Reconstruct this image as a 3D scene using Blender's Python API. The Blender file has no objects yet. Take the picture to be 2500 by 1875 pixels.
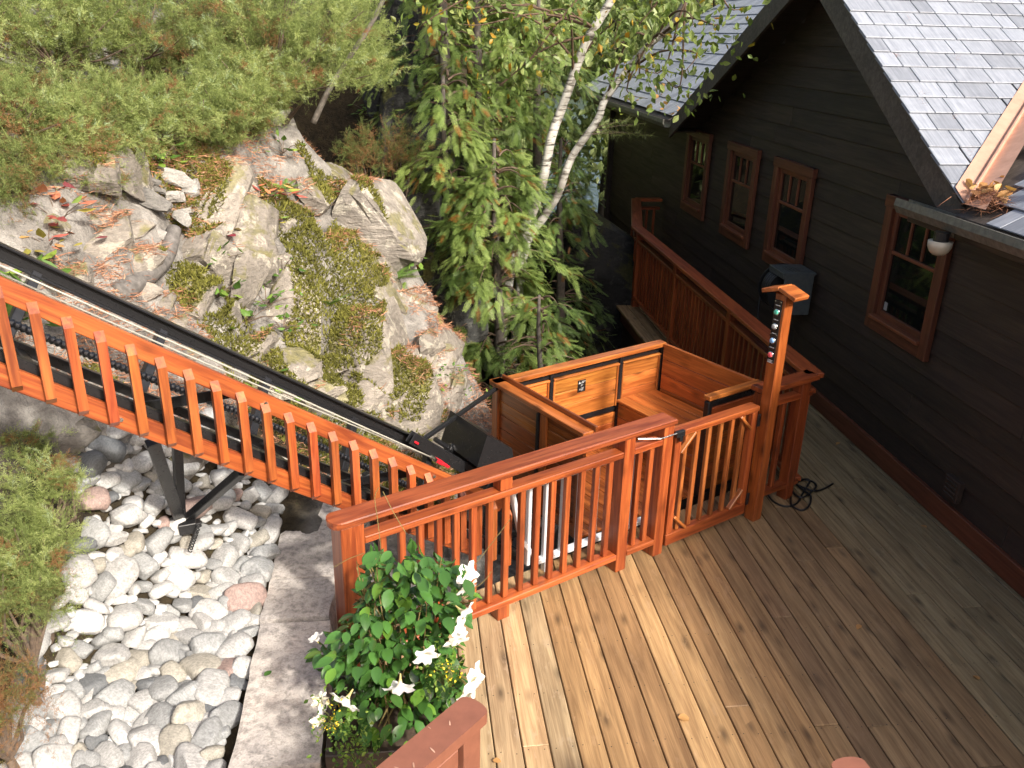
import bpy, bmesh, math, random
import numpy as np
from mathutils import Vector, Matrix
R = math.radians
random.seed(7); rng = np.random.default_rng(11)
scene = bpy.context.scene
COL = scene.collection

# ------------------------------------------------------------------ camera
H = 3.42                      # eye height above the deck, from the 144 mm board pitch
FPX, PITCH, ROLL = 2085.11, R(22.2946), R(-1.3703)     # in pixels of the 2500 px wide photograph
cp, sp = math.cos(PITCH), math.sin(PITCH)
fwd = np.array([0, cp, -sp]); rt0 = np.array([1., 0, 0]); dn0 = np.cross(fwd, rt0)
cr, sr = math.cos(ROLL), math.sin(ROLL)
CR, CD = cr*rt0 + sr*dn0, -sr*rt0 + cr*dn0
EYE = np.array([0, 0, H])
cam_d = bpy.data.cameras.new("camera"); cam = bpy.data.objects.new("camera", cam_d); COL.objects.link(cam)
cam_d.sensor_width = 36; cam_d.lens = FPX/2500*36; cam_d.clip_end = 3000; cam_d.clip_start = .05
cam.matrix_world = Matrix(((CR[0], -CD[0], -fwd[0], 0), (CR[1], -CD[1], -fwd[1], 0), (CR[2], -CD[2], -fwd[2], H), (0, 0, 0, 1)))
scene.camera = cam

# ------------------------------------------------------------------ sky, sun, exposure
SUN = np.array([.66, -.75, 0.]); SUN /= np.linalg.norm(SUN); SEL = R(37.5)
world = bpy.data.worlds.new("World"); scene.world = world; world.use_nodes = True
wn = world.node_tree; sky = wn.nodes.new("ShaderNodeTexSky"); sky.sky_type = 'NISHITA'; sky.sun_disc = False
sky.sun_elevation = SEL; sky.sun_rotation = math.atan2(SUN[0], SUN[1])
sky.air_density = .8; sky.dust_density = 6; sky.ozone_density = .2
bg = wn.nodes["Background"]; bg.inputs[1].default_value = .15
wn.links.new(sky.outputs[0], bg.inputs[0])
sl = bpy.data.lights.new("sun", 'SUN'); sl.energy = 3.5; sl.angle = R(4.5); sl.color = (1, .95, .87)
so = bpy.data.objects.new("sun", sl); COL.objects.link(so)
sd = Vector((SUN[0]*math.cos(SEL), SUN[1]*math.cos(SEL), math.sin(SEL)))
so.rotation_euler = sd.to_track_quat('Z', 'Y').to_euler(); so.location = (20, -6, 20)
vs = scene.view_settings; vs.view_transform = 'Standard'; vs.look = 'None'; vs.gamma = 1; vs.use_curve_mapping = False
vs.exposure = .9
try:
    scene.cycles.use_adaptive_sampling = True; scene.cycles.adaptive_threshold = .02; scene.cycles.max_bounces = 4; scene.cycles.diffuse_bounces = 3; scene.cycles.glossy_bounces = 2; scene.cycles.transmission_bounces = 3; scene.cycles.transparent_max_bounces = 4
except Exception: pass

# ------------------------------------------------------------------ frames and pixel rays
AB, AR = R(7.3757), R(35.4755)     # board frame (n,b) and rail frame (s,t) turned about Z
def rot2(a, p): return np.array([p[0]*math.cos(a)-p[1]*math.sin(a), p[0]*math.sin(a)+p[1]*math.cos(a), p[2]])
FR = {'w': 0., 'b': AB, 'r': AR}
def W(f, x, y, z=0): return rot2(FR[f], (x, y, z))
def F(f, P): return rot2(-FR[f], P)
def ray(px, py):
    d = CR*(px-1250)/FPX + CD*(py-937.5)/FPX + fwd
    return d
def atz(px, py, z): d = ray(px, py); return EYE + d*((z-H)/d[2])
def aty(px, py, Y): d = ray(px, py); return EYE + d*(Y/d[1])
def proj(P):
    q = np.asarray(P) - EYE; c = q@fwd
    return 1250+FPX*(q@CR)/c, 937.5+FPX*(q@CD)/c, c

# ------------------------------------------------------------------ material helpers
def newmat(name):
    m = bpy.data.materials.new(name); m.use_nodes = True
    nt = m.node_tree; return m, nt, nt.nodes["Principled BSDF"]
def nd(nt, t, **kw):
    n = nt.nodes.new(t)
    for k, v in kw.items():
        if k.startswith('i_'):
            key = k[2:]; n.inputs[int(key) if key.isdigit() else key.replace('_', ' ')].default_value = v
        else: setattr(n, k, v)
    return n
def lk(nt, a, b): nt.links.new(a, b)
def ramp(nt, fac, stops, interp='LINEAR'):
    r = nt.nodes.new("ShaderNodeValToRGB"); r.color_ramp.interpolation = interp
    e = r.color_ramp.elements
    while len(e) < len(stops): e.new(.5)
    for i, (p, c) in enumerate(stops):
        e[i].position = p; e[i].color = (*c, 1) if len(c) == 3 else c
    lk(nt, fac, r.inputs[0]); return r.outputs[0]
def g1(v): return (v, v, v)
def mixc(nt, fac, a, b, mode='MIX'):
    m = nt.nodes.new("ShaderNodeMix"); m.data_type = 'RGBA'; m.blend_type = mode
    for s, v in ((m.inputs[0], fac), (m.inputs[6], a), (m.inputs[7], b)):
        if hasattr(v, 'links'): lk(nt, v, s)
        else: s.default_value = v if isinstance(v, float) else ((*v, 1) if len(v) == 3 else v)
    return m.outputs[2]
def mth(nt, op, a, b=None):
    m = nt.nodes.new("ShaderNodeMath"); m.operation = op
    for s, v in ((m.inputs[0], a), (m.inputs[1], b)):
        if v is None: continue
        if hasattr(v, 'links'): lk(nt, v, s)
        else: s.default_value = v
    return m.outputs[0]
def vmul(nt, v, k):
    m = nt.nodes.new("ShaderNodeVectorMath"); m.operation = 'MULTIPLY'
    lk(nt, v, m.inputs[0]); m.inputs[1].default_value = k; return m.outputs[0]
def noise(nt, vec, scale, detail=5, rough=.55, dist=0.):
    n = nd(nt, "ShaderNodeTexNoise", i_Scale=scale, i_Detail=min(detail, 4), i_Roughness=rough, i_Distortion=dist)
    if vec is not None: lk(nt, vec, n.inputs["Vector"])
    return n.outputs[0]
def bump(nt, h, strength, dist, bsdf, normal=None):
    b = nd(nt, "ShaderNodeBump", i_Strength=strength, i_Distance=dist); lk(nt, h, b.inputs["Height"])
    if normal is not None: lk(nt, normal, b.inputs["Normal"])
    lk(nt, b.outputs[0], bsdf.inputs["Normal"]); return b.outputs[0]
def wpos(nt): return nd(nt, "ShaderNodeNewGeometry").outputs["Position"]

def mat_wood(name, dark, light, rough=.4, knots=.25, tint=.25, grain=1., wear=0., coat=0., bstr=.25):
    m, nt, b = newmat(name)
    at = nd(nt, "ShaderNodeAttribute", attribute_name="wc").outputs["Vector"]
    oi = nd(nt, "ShaderNodeObjectInfo")
    off = nt.nodes.new("ShaderNodeVectorMath"); off.operation = 'MULTIPLY_ADD'
    cmb = nd(nt, "ShaderNodeCombineXYZ"); 
    for i in range(3): lk(nt, oi.outputs["Random"], cmb.inputs[i])
    lk(nt, cmb.outputs[0], off.inputs[0]); off.inputs[1].default_value = (37, 19, 11); lk(nt, at, off.inputs[2])
    v = off.outputs[0]
    n1 = noise(nt, vmul(nt, v, (1.6*grain, 28*grain, 28*grain)), 1., 6, .6, .8)
    n2 = noise(nt, vmul(nt, v, (5*grain, 150*grain, 150*grain)), 1., 3, .6)
    c = ramp(nt, n1, [(.36, dark), (.66, light)])
    c = mixc(nt, .35, c, ramp(nt, n2, [(.3, g1(.35)), (.65, g1(1.))]), 'MULTIPLY')
    c = mixc(nt, .8, c, ramp(nt, noise(nt, vmul(nt, v, (1.1, 5, 5)), 1., 3, .6), [(.3, g1(.62)), (.68, g1(1.1))]), 'MULTIPLY')
    vo = nd(nt, "ShaderNodeTexVoronoi", i_Scale=1., i_Randomness=1.); lk(nt, vmul(nt, v, (4.2, 11, 11)), vo.inputs["Vector"])
    sep = nd(nt, "ShaderNodeSeparateColor"); lk(nt, vo.outputs["Color"], sep.inputs[0])
    gate = ramp(nt, sep.outputs[0], [(.58, g1(0.)), (.62, g1(1.))])
    kn = ramp(nt, vo.outputs["Distance"], [(.06, g1(1.)), (.16, g1(.6)), (.36, g1(0.))])
    kf = mth(nt, 'MULTIPLY', mth(nt, 'MULTIPLY', kn, gate), knots)
    c = mixc(nt, kf, c, tuple(x*.2 for x in dark))
    if wear:
        w = noise(nt, vmul(nt, v, (7, 16, 16)), 1., 7, .7)
        c = mixc(nt, mth(nt, 'MULTIPLY', ramp(nt, w, [(.58, g1(0.)), (.66, g1(1.))]), wear), c, (.45, .34, .24))
    br = ramp(nt, oi.outputs["Random"], [(0, g1(1-tint)), (1, g1(1.))])
    c = mixc(nt, 1., c, br, 'MULTIPLY')
    c = mixc(nt, 1., c, oi.outputs["Color"], 'MULTIPLY')
    lk(nt, c, b.inputs["Base Color"])
    lk(nt, ramp(nt, n1, [(.2, g1(rough+.12)), (.8, g1(max(.05, rough-.08)))]), b.inputs["Roughness"])
    b.inputs["Coat Weight"].default_value = coat; b.inputs["Coat Roughness"].default_value = .32
    bump(nt, n2, bstr, .002, b); return m

def mat_plain(name, col, rough=.5, metal=0., var=.15, scale=30., bstr=.1, spec=.5):
    m, nt, b = newmat(name)
    n = noise(nt, nd(nt, "ShaderNodeTexCoord").outputs["Object"], scale, 5, .6)
    c = ramp(nt, n, [(.25, tuple(x*(1-var) for x in col)), (.75, tuple(min(1, x*(1+var)) for x in col))])
    oi = nd(nt, "ShaderNodeObjectInfo"); c = mixc(nt, 1., c, oi.outputs["Color"], 'MULTIPLY')
    lk(nt, c, b.inputs["Base Color"]); b.inputs["Metallic"].default_value = metal
    lk(nt, ramp(nt, n, [(.2, g1(min(1, rough*1.2))), (.8, g1(rough*.8))]), b.inputs["Roughness"])
    b.inputs["Specular IOR Level"].default_value = spec
    if bstr: bump(nt, n, bstr, .004, b)
    return m

def mat_leaf(name, stops, rough=.5, trans=.35, spec=.4):
    m, nt, b = newmat(name)
    at = nd(nt, "ShaderNodeAttribute", attribute_name="rnd").outputs["Fac"]
    c = ramp(nt, at, stops)
    oi = nd(nt, "ShaderNodeObjectInfo"); c = mixc(nt, 1., c, oi.outputs["Color"], 'MULTIPLY')
    lk(nt, c, b.inputs["Base Color"]); b.inputs["Roughness"].default_value = rough; b.inputs["Specular IOR Level"].default_value = spec
    if trans:
        tr = nd(nt, "ShaderNodeBsdfTranslucent"); lk(nt, mixc(nt, 1., c, (1., 1., .55), 'MULTIPLY'), tr.inputs[0])
        mx = nd(nt, "ShaderNodeMixShader"); mx.inputs[0].default_value = trans
        lk(nt, b.outputs[0], mx.inputs[1]); lk(nt, tr.outputs[0], mx.inputs[2])
        lk(nt, mx.outputs[0], nt.nodes["Material Output"].inputs[0])
    return m

def mat_rock(name, c1, c2, c3, moss=.5, lichen=.5, scale=1.):
    m, nt, b = newmat(name)
    p = wpos(nt); oi = nd(nt, "ShaderNodeObjectInfo")
    n1 = noise(nt, p, 2.2*scale, 8, .62, .6); n2 = noise(nt, vmul(nt, p, (3., 9., 14.)), 2.*scale, 8, .65, .5); n3 = noise(nt, p, 38*scale, 6, .7)
    c = ramp(nt, n1, [(.3, c1), (.52, c2), (.7, c3)])
    c = mixc(nt, .45, c, ramp(nt, n2, [(.32, g1(.35)), (.6, g1(1.))]), 'MULTIPLY')
    c = mixc(nt, .5, c, ramp(nt, n3, [(.3, g1(.55)), (.62, g1(1.))]), 'MULTIPLY')
    li = noise(nt, p, 7*scale, 7, .7, .3)
    lf = mth(nt, 'MULTIPLY', ramp(nt, li, [(.56, g1(0.)), (.61, g1(1.))]), lichen)
    c = mixc(nt, lf, c, (.46, .45, .39))
    geo = nd(nt, "ShaderNodeNewGeometry"); sx = nd(nt, "ShaderNodeSeparateXYZ"); lk(nt, geo.outputs["Normal"], sx.inputs[0])
    ms = noise(nt, p, 2.9*scale, 6, .65, .4)
    mf = mth(nt, 'MULTIPLY', ramp(nt, mth(nt, 'ADD', mth(nt, 'MULTIPLY', sx.outputs[2], .22), ms), [(.64, g1(0.)), (.71, g1(1.))]), moss)
    mc = ramp(nt, noise(nt, p, 24, 4), [(.3, (.06, .065, .012)), (.7, (.17, .16, .03))])
    c = mixc(nt, mf, c, mc); c = mixc(nt, 1., c, oi.outputs["Color"], 'MULTIPLY')
    lk(nt, c, b.inputs["Base Color"]); b.inputs["Roughness"].default_value = .88; b.inputs["Specular IOR Level"].default_value = .25
    h = mth(nt, 'ADD', n2, mth(nt, 'MULTIPLY', n3, .35)); bump(nt, h, .9, .03, b)
    return m

M = {}
M['rail'] = mat_wood("red_stained_wood", (.25, .045, .011), (.52, .13, .034), .36, .5, .25, 1., 0., .2, .25)
M['cedar'] = mat_wood("varnished_cedar", (.3, .075, .016), (.6, .195, .05), .3, .8, .22, 1., 0., .35, .15)
M['oldrail'] = mat_plain("brown_painted_rail", (.2, .078, .048), .42, 0., .14, 14, .08)
M['deck'] = mat_wood("deck_boards", (.34, .225, .125), (.58, .42, .25), .62, .8, .12, 1., .45, 0., .5)
M['endgrain'] = mat_wood("pale_end_grain", (.5, .17, .06), (.72, .3, .12), .6, 0., .1, 1.5)
M['siding'] = mat_wood("dark_stained_siding", (.032, .021, .015), (.052, .035, .025), .6, .1, .25, .8, 0., 0., .6)
M['trim'] = mat_wood("reddish_trim", (.11, .032, .014), (.19, .06, .026), .5, .2, .15)
M['fascia'] = mat_wood("grey_brown_fascia", (.075, .06, .05), (.125, .1, .085), .6, .1, .15)
M['black'] = mat_plain("black_painted_steel", (.012, .012, .013), .3, 0., .3, 60, .05)
M['conduit'] = mat_plain("ribbed_black_plastic", (.03, .032, .038), .28, 0., .2, 60, 0.)
M['cable'] = mat_plain("pale_wire_rope", (.42, .4, .34), .5, .3, .2, 400, .2)
M['alu'] = mat_plain("bare_aluminium", (.74, .76, .78), .4, .25, .05, 20, .05)
M['steel'] = mat_plain("bright_steel", (.6, .6, .6), .25, 1., .1, 20, 0.)
M['redpaint'] = mat_plain("red_shackle", (.55, .015, .025), .3, 0., .1, 20, 0.)
M['glass'] = mat_plain("dark_window_glass", (.006, .008, .007), .03, 0., .2, 4, 0.)
M['copper'] = mat_plain("pinkish_copper_sheet", (.46, .27, .19), .55, .25, .18, 9, .1)
M['gutter'] = mat_plain("weathered_gutter", (.17, .165, .14), .45, .4, .35, 25, .2)
M['pvc'] = mat_plain("grey_vent_pipe", (.2, .21, .21), .5, 0., .15, 20, 0.)
M['lampglass'] = mat_plain("frosted_lamp_glass", (.42, .37, .28), .4, 0., .05, 20, 0.)
M['hose'] = mat_plain("black_rubber", (.008, .008, .009), .45, 0., .2, 60, 0.)
M['greybox'] = mat_plain("grey_green_metal", (.08, .09, .088), .45, .2, .2, 30, .05)
M['plaque'] = mat_plain("black_plate", (.012, .01, .01), .35, 0., .1, 30, 0.)
M['print'] = mat_plain("white_print", (.7, .7, .68), .6, 0., .05, 30, 0.)
M['planter'] = mat_wood("dark_planter_wood", (.025, .017, .014), (.055, .036, .028), .5, .1, .1)
M['soil'] = mat_plain("soil", (.05, .034, .022), .95, 0., .5, 25, .8)
for k, c in (('green', (.1, .5, .36)), ('clear', (.35, .37, .37)), ('blue', (.22, .4, .68)), ('red', (.7, .1, .12))):
    M['b'+k] = mat_plain(k+"_button", c, .12, 0., .1, 20, 0.)
M['rock'] = mat_rock("grey_gneiss", (.14, .13, .117), (.245, .228, .207), (.37, .348, .318), .6, .5)
M['rockdark'] = mat_rock("shade_toned_gorge_rock", (.025, .025, .024), (.05, .05, .047), (.09, .088, .08), .6, .12)  # base colours lowered to paint in the tree shade of the gorge
M['rockfresh'] = mat_rock("fresh_broken_rock", (.2, .19, .175), (.34, .32, .29), (.48, .455, .41), 0., .15, 1.5)
M['juniper'] = mat_leaf("juniper_needles", [(0, (.28, .14, .06)), (.08, (.2, .15, .055)), (.2, (.12, .15, .045)), (.45, (.19, .245, .07)), (.7, (.29, .35, .11)), (.9, (.42, .47, .18)), (1, (.37, .47, .28))], .6, .4)
M['cedarleaf'] = mat_leaf("cedar_sprays", [(0, (.3, .12, .025)), (.06, (.22, .13, .03)), (.1, (.05, .085, .02)), (.5, (.12, .19, .045)), (1, (.33, .43, .12))], .5, .4)
M['birchleaf'] = mat_leaf("birch_leaves", [(0, (.5, .24, .03)), (.05, (.5, .36, .05)), (.1, (.12, .18, .045)), (.6, (.2, .28, .075)), (1, (.38, .44, .15))], .45, .5)
M['forest'] = mat_leaf("forest_leaves", [(0, (.45, .3, .08)), (.04, (.13, .18, .06)), (.5, (.22, .28, .1)), (1, (.38, .44, .2))], .5, .45)
M['vine'] = mat_leaf("glossy_vine_leaves", [(0, (.03, .08, .018)), (.55, (.06, .15, .03)), (.85, (.14, .26, .05)), (1, (.22, .35, .08))], .2, .22, .7)
M['herb'] = mat_leaf("small_herb_leaves", [(0, (.06, .13, .025)), (.6, (.13, .24, .04)), (1, (.26, .36, .06))], .5, .4)
M['redleaf'] = mat_leaf("autumn_leaves", [(0, (.2, .05, .06)), (.3, (.42, .1, .08)), (.6, (.52, .24, .12)), (.8, (.35, .3, .06)), (1, (.14, .24, .05))], .5, .35)
M['needles'] = mat_leaf("fallen_pine_needles", [(0, (.19, .08, .042)), (.5, (.34, .15, .08)), (1, (.48, .27, .155))], .7, .0)
M['moss'] = mat_leaf("moss_tufts", [(0, (.07, .065, .012)), (.5, (.14, .14, .022)), (1, (.24, .22, .045))], .9, .15)
M['petal'] = mat_leaf("white_petals", [(0, (.6, .5, .2)), (.3, (.8, .74, .6)), (.7, (.82, .8, .78)), (1, (.84, .82, .8))], .55, .3)
M['petaly'] = mat_leaf("yellow_petals", [(0, (.75, .5, .02)), (1, (.85, .62, .04))], .5, .2)
M['deadleaf'] = mat_leaf("dry_brown_leaves", [(0, (.26, .11, .035)), (.5, (.46, .25, .09)), (1, (.6, .4, .18))], .6, .25)
M['twig'] = mat_plain("twig_bark", (.12, .085, .06), .85, 0., .4, 60, .3)
M['bark'] = mat_plain("rough_grey_bark", (.115, .105, .095), .9, 0., .5, 22, 1.)

def mat_birchbark():
    m, nt, b = newmat("white_birch_bark"); p = wpos(nt)
    n = noise(nt, vmul(nt, p, (2.2, 2.2, 13.)), 2., 6, .65, .4)
    c = ramp(nt, n, [(.34, (.03, .026, .022)), (.42, (.2, .18, .15)), (.48, (.5, .48, .43)), (.8, (.64, .62, .57))])
    n2 = noise(nt, p, 1.3, 4); c = mixc(nt, mth(nt, 'MULTIPLY', ramp(nt, n2, [(.54, g1(0.)), (.66, g1(1.))]), .8), c, (.14, .12, .1))
    lk(nt, c, b.inputs["Base Color"]); b.inputs["Roughness"].default_value = .75; bump(nt, n, .4, .01, b); return m
M['birch'] = mat_birchbark()

def mat_stone():
    m, nt, b = newmat("rough_granite"); p = wpos(nt)
    n1 = noise(nt, p, 3., 7, .65, .3); n2 = noise(nt, p, 22, 8, .72); n3 = noise(nt, p, 110, 3, .6)
    c = ramp(nt, n1, [(.3, (.34, .31, .29)), (.55, (.52, .47, .42)), (.75, (.62, .54, .47))])
    c = mixc(nt, .75, c, ramp(nt, n2, [(.36, g1(.42)), (.55, g1(1.))]), 'MULTIPLY')
    c = mixc(nt, .4, c, ramp(nt, n3, [(.3, g1(.4)), (.6, g1(1.))]), 'MULTIPLY')
    lk(nt, c, b.inputs["Base Color"]); b.inputs["Roughness"].default_value = .9
    bump(nt, mth(nt, 'ADD', n2, mth(nt, 'MULTIPLY', n3, .3)), .6, .015, b); return m
M['granite'] = mat_stone()

def mat_pebble():
    m, nt, b = newmat("river_stone")
    oi = nd(nt, "ShaderNodeObjectInfo"); tc = nd(nt, "ShaderNodeTexCoord").outputs["Object"]
    cmb = nd(nt, "ShaderNodeCombineXYZ")
    for i in range(3): lk(nt, oi.outputs["Random"], cmb.inputs[i])
    ad = nt.nodes.new("ShaderNodeVectorMath"); ad.operation = 'MULTIPLY_ADD'
    lk(nt, cmb.outputs[0], ad.inputs[0]); ad.inputs[1].default_value = (30, 50, 70); lk(nt, tc, ad.inputs[2]); v = ad.outputs[0]
    wv = nd(nt, "ShaderNodeTexWave", i_Scale=4., i_Distortion=12., i_Detail=4., i_Detail_Scale=1.6); lk(nt, v, wv.inputs[0])
    n2 = noise(nt, v, 13, 6, .75); n3 = noise(nt, v, 2.6, 5, .65)
    c = mixc(nt, .22, oi.outputs["Color"], ramp(nt, wv.outputs["Fac"], [(.2, g1(.35)), (.7, g1(1.))]), 'MULTIPLY')
    c = mixc(nt, .55, c, ramp(nt, n2, [(.38, g1(.45)), (.58, g1(1.))]), 'MULTIPLY')
    c = mixc(nt, .5, c, ramp(nt, n3, [(.3, g1(.6)), (.65, g1(1.))]), 'MULTIPLY')
    lk(nt, c, b.inputs["Base Color"]); b.inputs["Roughness"].default_value = .72; bump(nt, mth(nt, 'ADD', n2, n3), .35, .008, b); return m
M['pebble'] = mat_pebble()

def mat_slate():
    m, nt, b = newmat("grey_slate")
    at = nd(nt, "ShaderNodeAttribute", attribute_name="wc").outputs["Vector"]; oi = nd(nt, "ShaderNodeObjectInfo")
    cmb = nd(nt, "ShaderNodeCombineXYZ")
    for i in range(3): lk(nt, oi.outputs["Random"], cmb.inputs[i])
    ad = nt.nodes.new("ShaderNodeVectorMath"); ad.operation = 'MULTIPLY_ADD'
    lk(nt, cmb.outputs[0], ad.inputs[0]); ad.inputs[1].default_value = (30, 50, 70); lk(nt, at, ad.inputs[2])
    n = noise(nt, vmul(nt, ad.outputs[0], (3, 55, 55)), 1., 5, .65); n2 = noise(nt, ad.outputs[0], 14, 6, .65)
    c = ramp(nt, n, [(.3, (.18, .197, .225)), (.7, (.3, .32, .352))])
    c = mixc(nt, .3, c, ramp(nt, n2, [(.3, g1(.5)), (.65, g1(1.))]), 'MULTIPLY')
    c = mixc(nt, 1., c, oi.outputs["Color"], 'MULTIPLY')
    lk(nt, c, b.inputs["Base Color"]); b.inputs["Roughness"].default_value = .42; bump(nt, n, .4, .004, b); return m
M['slate'] = mat_slate()

def mat_ground():
    m, nt, b = newmat("needle_covered_ground"); p = wpos(nt)
    n1 = noise(nt, p, 1.1, 7, .6, .5); n2 = noise(nt, p, 9, 8, .7, .4); n3 = noise(nt, p, 60, 5, .7)
    c = ramp(nt, n2, [(.3, (.075, .045, .028)), (.5, (.19, .11, .068)), (.7, (.31, .2, .125))])
    ms = ramp(nt, n1, [(.47, g1(0.)), (.56, g1(1.))])
    c = mixc(nt, mth(nt, 'MULTIPLY', ms, .85), c, ramp(nt, noise(nt, p, 17, 5), [(.3, (.06, .06, .012)), (.7, (.17, .155, .03))]))
    geo = nd(nt, "ShaderNodeNewGeometry"); sx = nd(nt, "ShaderNodeSeparateXYZ"); lk(nt, geo.outputs["Normal"], sx.inputs[0])
    rk = ramp(nt, mth(nt, 'ADD', sx.outputs[2], mth(nt, 'MULTIPLY', noise(nt, p, 3.1, 7, .65), .8)), [(1.0, g1(1.)), (1.1, g1(0.))])
    rc = ramp(nt, noise(nt, p, 5, 8, .68, .5), [(.32, (.105, .097, .086)), (.5, (.215, .2, .18)), (.68, (.34, .32, .29))])
    c = mixc(nt, rk, c, rc)
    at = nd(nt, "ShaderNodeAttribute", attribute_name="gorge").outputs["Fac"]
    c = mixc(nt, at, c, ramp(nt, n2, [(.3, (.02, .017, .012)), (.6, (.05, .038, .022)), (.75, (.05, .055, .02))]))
    c = mixc(nt, .35, c, ramp(nt, n3, [(.3, g1(.45)), (.65, g1(1.))]), 'MULTIPLY')
    lk(nt, c, b.inputs["Base Color"]); b.inputs["Roughness"].default_value = .95; b.inputs["Specular IOR Level"].default_value = .15
    bump(nt, mth(nt, 'ADD', n2, mth(nt, 'MULTIPLY', n3, .4)), .9, .04, b); return m
M['ground'] = mat_ground()
def mat_water():
    m, nt, b = newmat("lake_water"); p = wpos(nt)
    b.inputs["Base Color"].default_value = (.05, .07, .07, 1); b.inputs["Roughness"].default_value = .12
    bump(nt, noise(nt, p, 2.5, 4), .6, .1, b); return m
M['water'] = mat_water()

# ------------------------------------------------------------------ mesh helpers
def tri_mesh(name, V, Fc, attrs=None, smooth=False):
    me = bpy.data.meshes.new(name); V = np.asarray(V, np.float32); Fc = np.asarray(Fc, np.int32)
    k = Fc.shape[1]; n = len(Fc)
    me.vertices.add(len(V)); me.vertices.foreach_set("co", V.ravel())
    me.loops.add(n*k); me.loops.foreach_set("vertex_index", Fc.ravel())
    me.polygons.add(n); me.polygons.foreach_set("loop_start", np.arange(0, n*k, k, dtype=np.int32))
    try: me.polygons.foreach_set("loop_total", np.full(n, k, np.int32))
    except Exception: pass
    me.polygons.foreach_set("use_smooth", np.full(n, smooth))
    for a, vals in (attrs or {}).items():
        at = me.attributes.new(a, 'FLOAT', 'POINT'); at.data.foreach_set("value", np.asarray(vals, np.float32))
    me.update(calc_edges=True); return me
def link(name, me, mat, parent=None, color=None):
    o = bpy.data.objects.new(name, me); COL.objects.link(o)
    if mat is not None and len(me.materials) == 0: me.materials.append(M[mat] if isinstance(mat, str) else mat)
    if parent is not None: o.parent = parent
    if color is not None: o.color = (*color, 1)
    return o
def tag(o, label=None, cat=None, group=None, kind=None):
    for k, v in (('label', label), ('category', cat), ('group', group), ('kind', kind)):
        if v: o[k] = v
    return o
ORG = {}
def thing(name, label, cat, f='w', loc=(0, 0, 0), group=None):
    o = bpy.data.objects.new(name, None); COL.objects.link(o); o.empty_display_size = .1
    o.location = W(f, *loc); o.rotation_euler = (0, 0, FR[f]); ORG[o.name] = np.array(loc, float)
    return tag(o, label, cat, group)
I3 = np.eye(3)
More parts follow.
